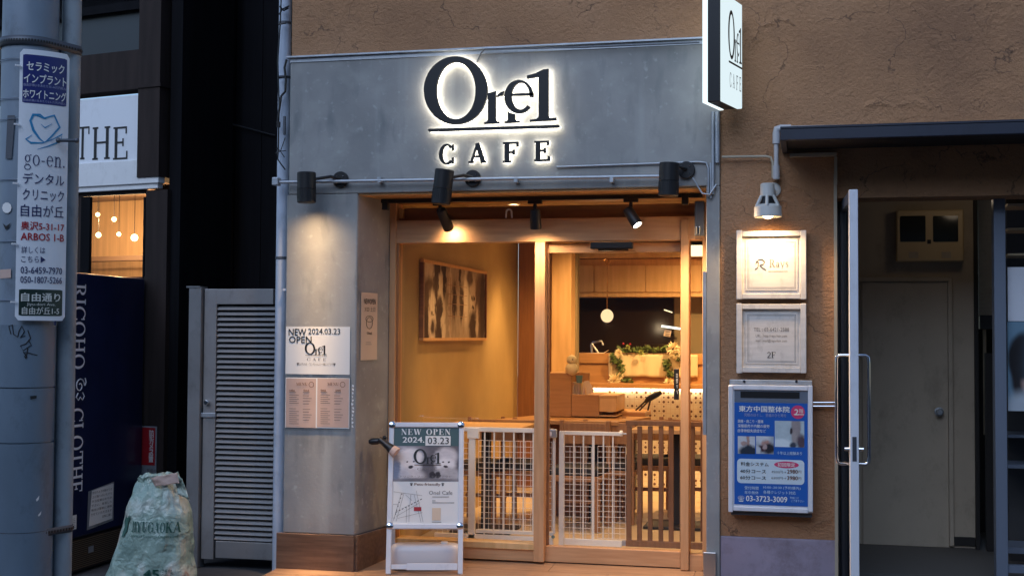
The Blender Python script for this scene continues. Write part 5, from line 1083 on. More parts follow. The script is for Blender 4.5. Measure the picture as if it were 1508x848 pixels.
IB("6300円→", 1136, 701.5, 1158, 705.5, "ink_grey", 0, .006); IB("3980", 1159, 700.5, 1175, 706.5, "ink_brown", .03, .006); IB("円", 1175.7, 702, 1180, 706.2, "ink_brown", 0, .006)
IB("受付時間", 1096.5, 715.5, 1117, 720.5, "pale_blue"); IB("10:00~20:30 (予約優先)", 1124, 715.5, 1179, 720.5, "pale_blue"); IB("年中無休", 1096.5, 722.3, 1117, 727.3, "pale_blue"); IB("各種クレジット対応", 1124, 722.3, 1172, 727.3, "pale_blue")
IB("☎", 1086.5, 729.5, 1096, 738.5); IB("03-3723-3009", 1098.5, 730, 1159.5, 738.5, b_=.02); IB("予約制につき", 1163, 731, 1176, 734.5, "pale_blue"); IB("ご了承下さい", 1165, 735.5, 1184, 739, "pale_blue")
cc = thing("chrome_conduit", "two thin chrome conduits from the blue advertising box to the door jamb", "conduit", px(1215, 595, 0))
for v in (592.5, 598): MB().cyl(F(0).hit(1197.5, v, .01), F(0).hit(1234, v, .01), .007, n=8).obj("tube", "chrome", cc, smooth=60)
MB().cyl(F(0).hit(1233, 525, .01), F(0).hit(1233, 600, .01), .007, n=8).obj("tube", "chrome", cc, smooth=60)
gp_ = thing("grey_pipe", "grey water pipe running over the dark canopy and down to the wall lamp", "pipe", px(1143, 230, 0))
MB().tube([F(0).hit(*p, .03) for p in ((1700, 178), (1160, 189))], .014).obj("pipe", "pipe_grey", gp_, smooth=60)
MB().tube([F(0).hit(*p, .03) for p in ((1165, 189), (1150, 189), (1144, 190.5), (1143, 196), (1143, 212))], .021, n=12).obj("elbow", "pipe_grey", gp_, smooth=60)
MB().tube([F(0).hit(*p, .03) for p in ((1143, 212), (1143.5, 262))], .014).obj("pipe", "pipe_grey", gp_, smooth=60)
MB().cyl(F(0).hit(1143.3, 244, .03), F(0).hit(1143.5, 264, .03), .020).obj("sleeve", "pipe_grey", gp_, smooth=60)
tn = thing("tan_conduit", "thin tan conduit painted like the wall, from the concrete edge to the grey pipe", "conduit", px(1100, 231, 0))
MB().tube([F(0).hit(*p, .02) for p in ((1063, 231.5), (1128, 230.5), (1135, 232), (1138, 240), (1138, 262))], .008).obj("tube", "pipe_tan", tn, smooth=60)

# ================================================================== CANOPY AND ENTRANCE ON THE RIGHT
cn = thing("entrance_canopy", "dark navy flat canopy slab over the right hand entrance", "canopy", px(1300, 205, 0))
YC = -.5
zt_, zl_ = F(YC).uv(1150, 190)[1], F(YC).uv(1150, 207)[1]; xc = F(YC).uv(1149, 200)[0]
MB().wbox(xc, 4.6, YC, YC + .03, zl_, zt_).obj("front_fascia", "canopy_navy", cn, bev=.004)
MB().wbox(xc, xc + .03, YC + .031, .018, zl_, zt_).obj("side_fascia", "canopy_navy", cn)
MB().wbox(xc + .031, 4.6, YC + .031, .018, zl_ + .02, zl_ + .05).obj("soffit_panel", "canopy_under", cn)
MB().wbox(xc, 4.6, YC - .004, .017, zt_ + .001, zt_ + .012).obj("top_sheet", "canopy_navy", cn)
ct_ = thing("tan_trim", "narrow tan trim strips under the dark canopy", "trim", px(1190, 229, 0))
MB().pbox(0, 1163, 226, 1232, 231, -.018, .02).obj("trim_strip", "pipe_tan", ct_); MB().pbox(0, 1228.5, 231.5, 1233, 272, -.018, .02).obj("trim_strip", "pipe_tan", ct_)
YE = .27
ef = thing("aluminium_entrance", "blue grey aluminium frame of the right hand entrance", "door frame", px(1470, 840, YE))
MB().pbox(YE, 1236, 279, 1700, 293, -.05, .05).obj("head_bar", "alu_dark", ef)
MB().pbox(YE, 1463.5, 293.5, 1481, 870, -.05, .05).obj("post", "alu_frame", ef, bev=.004)
MB().pbox(YE, 1234, 293.5, 1240, 870, -.05, .04).obj("post", "alu_dark", ef); MB().pbox(YE, 1481.4, 836, 1700, 846, -.04, .03).obj("bottom_rail", "alu_frame", ef)
MB().pbox(YE, 1481.4, 293.5, 1700, 836, -.004, .002).obj("pane", "glass", ef)
lo_ = thing("lobby_lamp", "dim round ceiling lamp of the lobby above the inner door", "lamp", (.95, .80, 2.41))
MB().lathe([(.09, 0), (.10, -.01), (.09, -.03), (.0, -.035)], (.95, .80, 2.415), n=20).obj("diffuser", "lobby_glow", lo_, smooth=50)
l = point("lobby_light", (.95, .80, 2.33), .6, (1, .80, .58), .08); l.parent = lo_; l.matrix_parent_inverse = wm(lo_).inverted()
# open glass door seen edge-on
gd = thing("open_glass_door", "aluminium framed glass door standing open, seen edge-on with chrome pull handles", "door", F(YE - .06).hit(1240, 800))
hp = F(YE - .06).hit(1243, 560); np_ = F(-.50).hit(1258, 560)
hv_ = Vector((np_.x - hp.x, np_.y - hp.y, 0)); DL = hv_.length; hv_.normalize()
zt2 = F(-.50).uv(1261, 279)[1]; DF = Fr((hp.x, hp.y, GZ + .02), hv_)     # R from hinge out to the street, N faces right... 
zt2 -= GZ + .02
if DF.N.x < 0: pass
TD = .046
MB().box(DF, 0, .05, 0, zt2, -TD / 2, TD / 2).obj("hinge_stile", "alu_dark", gd, bev=.003); MB().box(DF, DL - .055, DL, 0, zt2, -TD / 2, TD / 2).obj("lock_stile", "alu_white", gd, bev=.003)
MB().box(DF, .0505, DL - .0555, 0, .12, -.018, .018).obj("bottom_rail", "alu_frame", gd); MB().box(DF, .0505, DL - .0555, zt2 - .06, zt2, -.018, .018).obj("top_rail", "alu_frame", gd)
MB().box(DF, .0505, DL - .0555, .1205, zt2 - .0605, -.004, .004).obj("pane", "glass_dim", gd)
z0_, z1_ = F(-.45).uv(1262, 684)[1] - GZ - .02, F(-.45).uv(1262, 523)[1] - GZ - .02
for s_ in (-1, 1):
    o_ = s_ * .085
    MB().tube([DF.pt(DL - .10, z1_, 0), DF.pt(DL - .10, z1_, o_ * .8), DF.pt(DL - .10, z1_ - .01, o_ * .97), DF.pt(DL - .10, z1_ - .04, o_), DF.pt(DL - .10, z0_ + .04, o_), DF.pt(DL - .10, z0_ + .01, o_ * .97), DF.pt(DL - .10, z0_, o_ * .8), DF.pt(DL - .10, z0_, 0)], .010, n=12).obj("pull_handle", "chrome", gd, smooth=60)
zk = F(-.5).uv(1262, 662)[1] - GZ - .02; zk0, zk1 = F(-.5).uv(1262, 679)[1] - GZ - .02, F(-.5).uv(1262, 643)[1] - GZ - .02
MB().box(DF, DL + .0003, DL + .002, zk0, zk1, -.011, .011).obj("lock_plate", "alu_dark", gd)
MB().cyl(DF.pt(DL - .03, zk, -.05), DF.pt(DL - .03, zk, .05), .012, n=12).obj("lock_cylinder", "chrome", gd)
# lobby
YB = 1.42; xl0, xl1 = XR + .0, F(YB).uv(1437, 500)[0]
struct(MB().wbox(XJ1 + .05, 4.6, .31, 3.0, GZ - .1, F(YB).uv(1340, 803)[1]).obj("lobby_floor", "dim_floor"))
struct(MB().wbox(XR - .12, xl1, YB, YB + .1, GZ + .03, 2.9).obj("lobby_wall", "beige_wall"))
struct(MB().wbox(XR - .22, XR - .121, .31, YB + .1, GZ + .03, 2.9).obj("lobby_left_wall", "beige_wall"))
struct(MB().wbox(XR - .22, 4.6, .31, 3.0, 2.42, 2.5).obj("lobby_ceiling", "dark_wall"))
struct(MB().wbox(4.5, 4.6, .31, 3.0, GZ, 2.4).obj("lobby_right_wall", "dark_wall"))
struct(MB().wbox(xl1, 4.6, 2.2, 2.3, GZ, 2.4).obj("lobby_far_wall", "dark_wall"))
idr = thing("inner_door", "flat beige inner door with a round knob in the dim lobby", "door", px(1340, 800, YB))
MB().pbox(YB, 1270, 415, 1396, 802.5, .001, .02).obj("leaf", "beige_wall", idr, bev=.003)
for q in ((1396.4, 409, 1403, 802.5), ): MB().pbox(YB, *q, .001, .035).obj("jamb", "beige_wall", idr, bev=.003)
MB().pbox(YB, 1262, 408, 1396, 414.6, .001, .035).obj("lintel", "beige_wall", idr, bev=.003)
MB().lathe([(.030, 0), (.030, .005), (.012, .008), (.012, .03), (.022, .038), (.025, .05), (.016, .058)], YB and F(YB).hit(1383, 606, .02), (0, -1, 0), n=20).obj("knob", "galv", idr, smooth=40)
MB().pbox(YB, 1404, 790, 1436, 802.5, .001, .015).obj("skirting", "dark_wall", idr)
mt = thing("twin_screen_box", "beige wall box with two small dark windows high on the lobby wall", "box", px(1367, 386, YB))
MB().pbox(YB, 1319, 311, 1417, 386, .0, .10).obj("case", "beige_metal", mt, bev=.01); BX = Fr((0, YB - .10, 0))
for u0, u1 in ((1325.5, 1363), (1374, 1411)):
    rrect(BX, u0, 318, u1, 356, .008, .0005, .004, MB()).obj("window", "screen_glass", mt)
    MB().pbox(BX, (u0 + u1) / 2 - 6, 371, (u0 + u1) / 2 + 8, 380, .0005, .002).obj("name_slip", "beige_wall", mt); MB().pbox(BX, (u0 + u1) / 2 - 7, 364, (u0 + u1) / 2 + 9, 369, .0005, .003).obj("slot", "beige_metal", mt)
MB().pbox(BX, 1365.5, 353, 1371, 359, .0005, .004).obj("button", "black_plastic", mt)
dc = thing("dark_partition", "near black partition edge at the right side of the lobby", "partition", px(1440, 600, YB))
MB().pbox(1.36, 1436, 280, 1441.5, 812, -.05, 0).obj("edge_board", "dark_wall", dc); MB().pbox(1.30, 1452, 520, 1500, 812, -.05, 0).obj("low_board", "dark_wall", dc)
pc = thing("pale_cabinet", "tall pale strip of a lit panel beside the dark partition in the lobby", "panel", px(1452, 460, 1.8))
MB().pbox(1.8, 1441, 285, 1467, 464, -.03, 0).obj("panel", "frame_white", pc); MB().pbox(1.75, 1443, 465, 1467, 484, -.2, 0).obj("lower_box", "alu_dark", pc); MB().pbox(1.8, 1448.5, 485, 1453, 640, -.03, 0).obj("pipe", "beige_wall", pc)
sh = thing("display_shelf", "dark shelving behind the entrance window with pale shelf edges", "shelf", px(1500, 700, .6))
MB().pbox(.80, 1484, 285, 1700, 830, -.02, 0).obj("back_board", "dark_wall", sh)
for v in (300, 336, 374, 644, 689, 814): MB().pbox(.48, 1484, v - 1.6, 1700, v + 1.6, -.28, 0).obj("shelf_board", "beige_metal" if v < 400 else "alu_frame", sh)
w1 = thing("blank_poster", "plain pale poster in the entrance window above the portrait poster", "poster", px(1500, 470, YE)); MB().pbox(YE + .02, 1484, 393, 1640, 473, 0, .004).obj("sheet", "alu_white", w1)
blobs("print_portrait", (.16, .27, .36), [(.16, .45, .13, .42, (.025, .02, .022), .2), (.23, .35, .10, .22, (.42, .27, .22), .25), (.14, .6, .14, .26, (.02, .018, .02), .2), (.19, .36, .012, .02, (.1, .05, .05), .5), (.26, .38, .012, .02, (.1, .05, .05), .5), (.23, .25, .03, .015, (.4, .10, .10), .5), (.2, .02, .25, .2, (.45, .5, .55), .4), (.6, .5, .3, .6, (.2, .32, .42), .8)], grain=.04, dist=.01, nscale=3)
w2 = thing("portrait_poster", "pale blue poster of a dark haired person's tilted head in the entrance window", "poster", px(1500, 600, YE)); MB().quad(F(YE + .02), *F(YE + .02).box(1484, 474, 1640, 606), .003).obj("print", "print_portrait", w2, uv=True)
MB().pbox(YE + .02, 1484, 474, 1640, 606, -.002, .002).obj("sheet", "alu_white", w2)

# ================================================================== LOUVRED METAL GATE
YLD = .22
ld = thing("louvred_gate", "grey metal louvred service gate between the black alley wall and the cafe", "gate", px(355, 830, YLD))
LF = Fr((0, YLD, 0))
MB().wbox(F(YLD).uv(281, 600)[0], F(YLD).uv(299, 600)[0], YLD - .05, YLD + .05, GZ, F(YLD).uv(290, 423)[1]).obj("post", "louvre_paint", ld, bev=.003)
MB().pbox(LF, 280, 421.5, 300, 424, -.055, .055).obj("post_cap", "steel", ld)
for q in ((300.5, 425.5, 318.5, 822), (404.5, 425.5, 411, 822)): MB().pbox(LF, *q, -.02, .02).obj("stile", "louvre_face", ld, bev=.003)
for q in ((319, 425.5, 404, 448), (319, 797, 404, 822)): MB().pbox(LF, *q, -.02, .019).obj("rail", "louvre_face", ld, bev=.003)
MB().pbox(LF, 319, 448, 404, 797, -.035, -.03).obj("back_sheet", "black_siding", ld)
NL = 44; a0, a1, b0, b1 = LF.box(319.2, 449.5, 403.8, 796); st = (b1 - b0) / NL; first = None
rr_z = (b0 + st / 2)
lv = MB(); lv.add([LF.pt(a, rr_z + b, d) for a in (a0, a1) for b, d in ((-.0155, .013), (-.012, .017), (.004, .002), (.013, -.018), (.009, -.020), (-.001, -.002))], [(0, 1, 2, 3, 4, 5), (11, 10, 9, 8, 7, 6)] + [(i, 6 + i, 6 + (i + 1) % 6, (i + 1) % 6) for i in range(6)])
first = lv.obj("louvre_slat", "louvre_face", ld)
for k in range(1, NL):
    c = first.copy(); C.objects.link(c); c.parent = ld; c.location = (0, 0, st * k)
pt_ = LF.hit(306, 592, .02); MB().cyl(pt_, pt_ + Vector((0, -.03, 0)), .016, n=18).obj("keyhole_knob", "chrome", ld, smooth=40, bev=.003)
MB().pbox(LF, 298, 607, 320, 614, .0205, .03).obj("handle_plate", "galv", ld, bev=.004)

# ================================================================== BLACK ALLEY WALL
YAL = 1.25
aw_ = thing("black_clad_wall", "tall black boarded wall of the alley between the clothes shop and the cafe", "wall", px(330, 600, YAL))
x = F(YAL).uv(228, 300)[0]; xe = F(YAL).uv(470, 300)[0]; k = 0
while x < xe:
    MB().wbox(x + .003, x + .215, YAL + .004 * (k % 2), YAL + .05, GZ, 6.0).obj("board", "black_siding", aw_); x += .218; k += 1
MB().wbox(F(YAL).uv(228, 300)[0], xe, YAL + .055, YAL + .07, GZ, 6.0).obj("backing", "black_siding", aw_)
MB().wbox(F(.3).uv(424, 300)[0], F(.3).uv(424, 300)[0] + .08, .31, YAL + .1, GZ, 6.0).obj("return_wall", "black_siding", aw_)
MB().tube([F(YAL).hit(*p, .02) for p in ((245, 128), (285, 165), (330, 180), (405, 200))], .006, n=6).obj("wall_cable", "black_plastic", aw_)

# ================================================================== LEFT SHOP
th = rad(-11.8); LO = F(.55).hit(245, 300)
LS = Fr((LO.x, LO.y, 0), (math.cos(th), math.sin(th), 0))
ls = thing("clothes_shop", "dark brown timber clad shop front with a warm lit window", "building", LS.pt(-1, GZ))
def lsp(name, m_, u0, v0, u1, v1, d0, d1, par=ls, bev=0): return MB().pbox(LS, u0, v0, u1, v1, d0, d1).obj(name, m_, par, bev=bev)
lsp("upper_beam", "alley_brown", -300, -160, 213, 22, -.1, .03); lsp("beam_groove", "black_siding", -300, 13.5, 213, 15, .03, .034); lsp("beam_groove", "black_siding", -300, 1, 213, 2.5, .03, .034)
lsp("dark_panel", "dark_panel", -300, 22.3, 213, 112, -.05, -.02); lsp("cross_beam", "alley_brown", -300, 112.4, 212, 152, -.1, .05)
lsp("corner_post", "alley_brown", 213.3, -160, 245, 262, -.3, .06); lsp("lower_post", "alley_brown", 213.3, 280.5, 245, 860, -.3, .02); lsp("post_joint", "alley_brown", 212, 126.5, 246, 131, -.1, .07)
lsp("side_cladding", "black_siding", 245.3, -160, 262, 860, -.6, -.02)
lsp("ledge", "white_paint", -300, 265.5, 240, 275, -.02, .05, bev=.004); lsp("ledge_lip", "white_paint", -300, 275.2, 237, 280.5, -.02, .035, bev=.003)
lsp("window_head", "alley_brown", -300, 280, 213, 290, -.03, .0)
lsp("wall_below", "dark_wall", -300, 412, 213, 860, -.1, .0); lsp("window_post", "black_siding", 120, 290.3, 133, 411.7, -.015, .01); lsp("window_post", "alley_brown", 112, 290.3, 119.6, 411.7, -.015, .0)
lsp("window_post", "black_siding", 210.4, 290.3, 213, 411.7, -.08, .0); lsp("wall_left", "dark_wall", -300, 290.3, 40, 411.7, -.1, 0)
lsp("pane", "glass", 133.3, 290.5, 210, 411.5, -.012, -.008)
ir = thing("shop_interior", "warm beige curtained interior seen through the clothes shop window", "interior", LS.pt(-1, 1, -1.2))
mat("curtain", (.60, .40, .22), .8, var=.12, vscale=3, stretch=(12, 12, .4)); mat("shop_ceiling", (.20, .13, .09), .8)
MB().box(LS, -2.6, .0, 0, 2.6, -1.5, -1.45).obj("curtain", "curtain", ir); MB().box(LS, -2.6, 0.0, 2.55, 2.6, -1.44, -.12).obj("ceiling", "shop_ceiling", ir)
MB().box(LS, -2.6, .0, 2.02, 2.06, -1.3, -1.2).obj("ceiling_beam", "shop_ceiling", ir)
for (u, v, r, d) in ((144, 316, 3.3, -.9), (168, 323, 3.6, -.9), (145, 346, 4.0, -.7), (175, 345, 3.2, -.7), (198, 350, 5.2, -.6)):
    c = LS.hit(u, v, d); t = thing("shop_bulb", {144: "upper left small bulb", 168: "upper right small bulb of the pair by the beam", 145: "lower left bulb", 175: "small tilted middle bulb", 198: "largest brightest bulb"}[u] + " in the clothes shop window", "bulb", c, group="bulbs in the clothes shop window")
    MB().ball(c, r * .0052, 14).obj("bulb", "bulb_warm", t, smooth=80); MB().cyl(c + Vector((0, 0, .01)), (c.x, c.y, 2.54), .0022, n=6).obj("cord", "black_metal", t)
    if u in (198, 145, 168): l = point("bulb_lamp", c + Vector((0, -.05, -.02)), 22, (1, .62, .3), .03); l.parent = t; l.matrix_parent_inverse = wm(t).inverted()
ts = thing("clothes_shop_sign", "white sign panel with thin tall black letters above the white ledge", "sign", LS.hit(160, 262, .02))
MB().pbox(LS, -60, 153, 212, 265, 0, .03).obj("panel", "sign_white", ts)
for ch, u0, u1 in (("C", -22, -3), ("L", 5, 22), ("O", 40, 80), ("T", 112, 131.5), ("H", 136.5, 162), ("E", 167, 188)):
    lay(serif(ch, T=.12, t=.055, s=.06), LS, LS.box(u0, 187, u1, 235, .031), .033, depth=.0015).obj("letter", "ink", ts)

# ================================================================== VENDING MACHINE SIDE (navy cabinet with shop name)
XV = px(105, 600, -.355).x; VF = Fr((XV, 0, 0), (0, 1, 0)); 
VT = Fr((XV, 0, 0), (0, 0, -1), (0, 1, 0))
vy0, vy1 = -.355, .545; vz1 = 1.80
vm = thing("vending_machine", "dark navy cabinet with white shop lettering down its side, left of the alley", "cabinet", (XV - .3, vy0, GZ))
MB().box(VF, vy0, vy1, GZ + .24, vz1, -.62, 0).obj("body", "navy_body", vm, bev=.012)
MB().box(VF, vy0 + .02, vy1 - .02, GZ + .02, GZ + .238, -.6, -.02).obj("plinth", "black_plastic", vm)
MB().box(VF, vy0 + .04, vy1 - .22, GZ + .03, GZ + .225, -.0195, -.012).obj("grille_frame", "alley_brown", vm)
gr = MB(); mat("grille_rust", (.10, .075, .05), .6)
for k in range(15): gr.box(VF, vy0 + .05, vy1 - .23, GZ + .038 + k * .0125, GZ + .044 + k * .0125, -.0115, -.008)
gr.obj("grille_bars", "grille_rust", vm); MB().box(VF, vy0 + .24, vy0 + .30, GZ + .12, GZ + .16, -.0075, -.006).obj("tag_plate", "galv", vm)
def vbox(u0, v0, u1, v1):   # on the side face: world y from u, z from v
    um, vm_ = (u0 + u1) / 2, (v0 + v1) / 2
    y0, y1 = VF.uv(u0, vm_)[0], VF.uv(u1, vm_)[0]; z0, z1 = VF.uv(um, v1)[1], VF.uv(um, v0)[1]; return y0, y1, z0, z1
def vtext(s, u0, v0, u1, v1, ser=True, m_="letter_silver", **k):
    y0, y1, z0, z1 = vbox(u0, v0, u1, v1); return text_ab(s, VT, (-z1, -z0, y0, y1), m_, vm, d=.003, ser=ser, **k)
vtext("RICOHO", 106.5, 418, 125, 543, T=.15, t=.075); vtext("CLOTHE", 102.5, 601, 121.5, 725, T=.15, t=.075); vtext("SINCE 2009", 104.2, 547, 109, 596, ser=False)
m = MB(); y0, y1, z0, z1 = vbox(109, 553, 126, 592)
def sq(pts, r=.0035): m.tube([(XV + .004, y0 + (y1 - y0) * a, z0 + (z1 - z0) * b) for a, b in pts], r, n=6)
sq([(.1 + .4 * math.cos(t * .5) * (1 - t / 22) + .35, .62 + .3 * math.sin(t * .5) * (1 - t / 22)) for t in range(18)]); sq([(.9, .9), (.98, .75), (.9, .62)]); sq([(.3, .35), (.15, .2), (.35, .08), (.5, .2), (.7, .08), (.85, .22), (.7, .36)])
m.obj("swirl_emblem", "letter_silver", vm, smooth=60)
y0, y1, z0, z1 = vbox(128, 715, 167, 775); nb = MB().add([(XV + .002, y0, z0 + .0), (XV + .002, y1, z0 + .02), (XV + .002, y1, z1 + .01), (XV + .002, y0 + .01, z1 - .02)], [(0, 1, 2, 3)])
nb.obj("paper_sleeve", "galv", vm); MB().add([(XV + .004, y0 + .02, z0 + .02), (XV + .004, y1 - .02, z0 + .035), (XV + .004, y1 - .01, z1), (XV + .004, y0 + .05, z1 - .02)], [(0, 1, 2, 3)]).obj("paper_notice", "paper", vm)
for k in range(7): 
    zz = z1 - .035 - k * .028; text_ab(("防犯カメラ作動中です", "ゴミ箱へのいたずら", "不法投棄はおやめ", "下さい。発見した", "場合は警察に通報", "させていただきます", "店主")[k], VF, (y0 + .055 - k * .003 + (.14 if k == 6 else 0), y1 - .03, zz - .008, zz + .008), "ink_grey", vm, d=.0055)
y0, y1, z0, z1 = vbox(98, 759, 112, 780); MB().add([(XV + .003, y0, z0), (XV + .003, y1, z0), (XV + .003, y1, z1), (XV + .003, y0, z1)], [(0, 1, 2, 3)]).obj("sticker", "paper", vm)
m = MB(); [m.quad(VF, y0 + .01, y1 - .01 - .004 * (k % 3), z0 + .012 + k * .011, z0 + .014 + k * .011, .004) for k in range(6)]; m.obj("small_print", "ink_grey", vm, recalc=False)
# red camera warning sign
rs = thing("camera_warning_sign", "narrow red vertical warning sign with white characters on the dark wall", "sign", LS.hit(222, 705, .03))
MB().pbox(LS, 211, 627, 234, 707, .021, .028).obj("plate", "galv", rs, bev=.002); MB().pbox(LS, 213, 629, 232.5, 684, .0285, .031).obj("red_field", "red_sign", rs)
text_px("防\n犯\nカ\nメ\nラ\n設\n置", LS, 219, 633, 226.5, 680, "paper", rs, d=.032, bold=.01); text_px("警備中", LS, 216, 690, 230, 696, "ink_grey", rs, d=.030)

# ================================================================== UTILITY POLE WITH SIGN PLATE
oc = ray(38, 424); D_ = 5.62
PC = CAM + oc * (D_ / oc.y); PC.z = GZ; PRad = .138
up = thing("utility_pole", "thick blue grey utility pole at the far left with a second thinner pipe", "pole", PC)
MB().cyl((PC.x, PC.y, GZ), (PC.x, PC.y, 7), PRad, PRad - .012, n=48).obj("shaft", "pole_paint", up, smooth=40)
toC = Vector((CAM.x - PC.x, CAM.y - PC.y, 0)).normalized(); side = Vector((-toC.y, toC.x, 0))   # side: to the right as seen
if side.x < 0: side = -side
def zpole(v, pt=None): r = ray(45, v); t = (PC.y - CAM.y) / r.y; return CAM.z + r.z * t
zs = [GZ, zpole(780) , zpole(650), zpole(570), zpole(478)]
for i in range(1, 4):
    R0 = PRad + .006 + .0015 * (i % 2)
    MB().cyl((PC.x, PC.y, zs[i] + .004), (PC.x, PC.y, zs[i + 1] - .002), R0, R0, n=48).obj("wrap_sheet", "pole_sheet", up, smooth=40)
MB().cyl((PC.x, PC.y, GZ), (PC.x, PC.y, zs[1]), PRad + .010, n=48).obj("wrap_sheet", "pole_sheet", up, smooth=40)
P2 = PC + side * (.192) - toC * .045
MB().cyl((P2.x, P2.y, GZ), (P2.x, P2.y, 7), .047, n=28).obj("side_pipe", "pole_light", up, smooth=40)
def band(z, h, m_="band_steel", holes=True, g=.004):
    # belt round pole and side pipe
    pts = []; n = 64; c2 = P2; R1, R2 = PRad + g, .047 + g * .8
    for k in range(n):
        a = 2 * math.pi * k / n; d = Vector((math.cos(a), math.sin(a), 0))
        s1_ = PC.dot(d) + R1; s2_ = c2.dot(d) + R2; pts.append((PC + d * R1) if s1_ >= s2_ else (c2 + d * R2))
    vs = [Vector((p.x, p.y, z + dz)) for dz in (-h / 2, h / 2) for p in pts]
    b = MB().add(vs, [(i, (i + 1) % n, n + (i + 1) % n, n + i) for i in range(n)]).obj("band", m_, up, smooth=60)
    s = b.modifiers.new("t", 'SOLIDIFY'); s.thickness = .003
    if holes:
        hb_ = MB()
        for i in range(0, n):
            p, q = pts[i], pts[(i + 1) % n]
            L_ = (q - p).length; nm = Vector(((q - p).y, -(q - p).x, 0)).normalized()
            for j in range(max(1, int(L_ / .018))):
                c = p + (q - p) * ((j + .5) / max(1, int(L_ / .018))) + nm * .004; c = Vector((c.x, c.y, 0)); t_ = (q - p).normalized() * .0045
                hb_.add([c - t_ + Vector((0, 0, z - .006)), c + t_ + Vector((0, 0, z - .006)), c + t_ + Vector((0, 0, z + .006)), c - t_ + Vector((0, 0, z + .006))], [(0, 1, 2, 3)])
        for vtx in range(len(hb_.v)): hb_.v[vtx].z -= 0
        hb_.v = [Vector((p.x, p.y, p.z if abs(p.z) < 50 else p.z)) for p in hb_.v]
        hb_.obj("band_holes", "ink", b, recalc=False)
band(zpole(68), .045); band(zpole(782), .035)
# plate: curved panel strapped to the pole's right front side
ga_ = rad(48); PR = Vector((math.cos(ga_), math.sin(ga_), 0)); PN = PR.cross(Vector((0, 0, 1)))
pc_ = PC + PN * (PRad + .035) + PR * .045
PP = Fr((pc_.x, pc_.y, 0), PR)
b_hi, b_lo = PP.uv(72, 76)[1], PP.uv(56, 472)[1]
u_l, u_r = PP.uv(26.5, 275)[0], PP.uv(101, 275)[0]; pw = (u_r - u_l); pm = (u_l + u_r) / 2
PP = Fr(PP.pt(pm, 0), PR); hw = pw / 2; CURV = .34
def bend(p):
    q = p - PP.O; a = q.dot(PP.R); d = q.dot(PP.N); t = a / CURV
    return PP.O + PP.R * (math.sin(t) * (CURV + d)) + PP.N * (math.cos(t) * (CURV + d) - CURV) + Vector((0, 0, q.z))
pt = thing("street_ad_plate", "tall white dental clinic advertising plate strapped to the utility pole", "sign", PP.pt(0, b_lo))
def plate(mb_name, m_, a0, a1, b0, b1, d0, d1, r=.02):
    P_ = []
    for cx_, cy_, s0 in ((a1 - r, b1 - r, 0), (a0 + r, b1 - r, 90), (a0 + r, b0 + r, 180), (a1 - r, b0 + r, 270)):
        P_ += [(cx_ + r * math.cos(rad(s0 + 22.5 * k)), cy_ + r * math.sin(rad(s0 + 22.5 * k))) for k in range(5)]
    # slice into vertical strips so that it bends
    mb = MB(); n = 16
    xs_ = sorted(set([round(a0 + (a1 - a0) * k / n, 5) for k in range(n + 1)]))
    def ylim(x):
        e = min(x - a0, a1 - x)
        return (r - math.sqrt(max(0, r * r - (r - e) ** 2))) if e < r else 0
    vs = []
    for x in xs_:
        y = ylim(x); vs += [PP.pt(x, b0 + y, d0), PP.pt(x, b1 - y, d0), PP.pt(x, b0 + y, d1), PP.pt(x, b1 - y, d1)]
    fs = []
    for k in range(len(xs_) - 1):
        a = k * 4; b = a + 4; fs += [(a + 2, b + 2, b + 3, a + 3), (a, a + 1, b + 1, b), (a, b, b + 2, a + 2), (a + 1, a + 3, b + 3, b + 1)]
    fs += [(0, 2, 3, 1), (len(vs) - 4, len(vs) - 3, len(vs) - 1, len(vs) - 2)]
    return mb.add(vs, fs).warp(bend).obj(mb_name, m_, pt)
plate("plate", "sign_white", -hw, hw, b_lo, b_hi, 0, .003)
HH = b_hi - b_lo
def fy(v): return b_hi - (v - 70) / (471 - 70) * HH
def fx(t): return -hw + 2 * hw * t
plate("top_field", "navy_print", fx(.06), fx(.94), fy(150), fy(84) + .02, .0035, .004, .004)
plate("street_name_field", "dark_green", fx(.07), fx(.93), fy(464), fy(425), .0035, .004, .003)
def PT(s, x0, x1, v0, v1, m_, b_=0, d=.0055, **k):
    return text_ab(s, PP, (fx(x0), fx(x1), fy(v1), fy(v0)), m_, pt, d=d, bold=b_, warp=bend, **k)
PT("セラミック", .13, .88, 88, 102, "paper", .02); PT("インプラント", .08, .93, 106, 120, "paper", .02); PT("自由診療(1本あたり33~44万円税込)", .08, .93, 121, 126, "faded_text")
PT("ホワイトニング", .07, .93, 129, 143, "paper", .02); PT("自由診療(1本あたり5.5~7.7万円税込)", .08, .93, 144, 148.5, "faded_text")
m = MB()
def brush(pts, ws):
    P_ = [Vector((fx(x), fy(v))) for x, v in pts]; vs = []; n = len(P_)
    for i, p in enumerate(P_):
        t_ = (P_[min(i + 1, n - 1)] - P_[max(0, i - 1)]).normalized(); nn_ = Vector((-t_.y, t_.x)) * ws[i]
        vs += [PP.pt(*(p + nn_), .0055), PP.pt(*(p - nn_), .0055)]
    m.add(vs, [(2 * i, 2 * i + 1, 2 * i + 3, 2 * i + 2) for i in range(n - 1)])
brush([(.52, 172), (.40, 166), (.27, 167), (.22, 176), (.28, 190), (.40, 202), (.50, 207)], [.001, .004, .006, .005, .006, .004, .001])
brush([(.30, 167), (.48, 171), (.68, 165), (.80, 182), (.62, 198), (.50, 207)], [.002, .004, .005, .005, .004, .002]); brush([(.42, 180), (.50, 185), (.64, 178)], [.001, .003, .001])
brush([(.26, 197), (.14, 204), (.24, 209), (.45, 208), (.66, 201), (.86, 192), (.82, 203), (.60, 211), (.36, 218)], [.001, .004, .005, .003, .002, .004, .004, .003, .001])
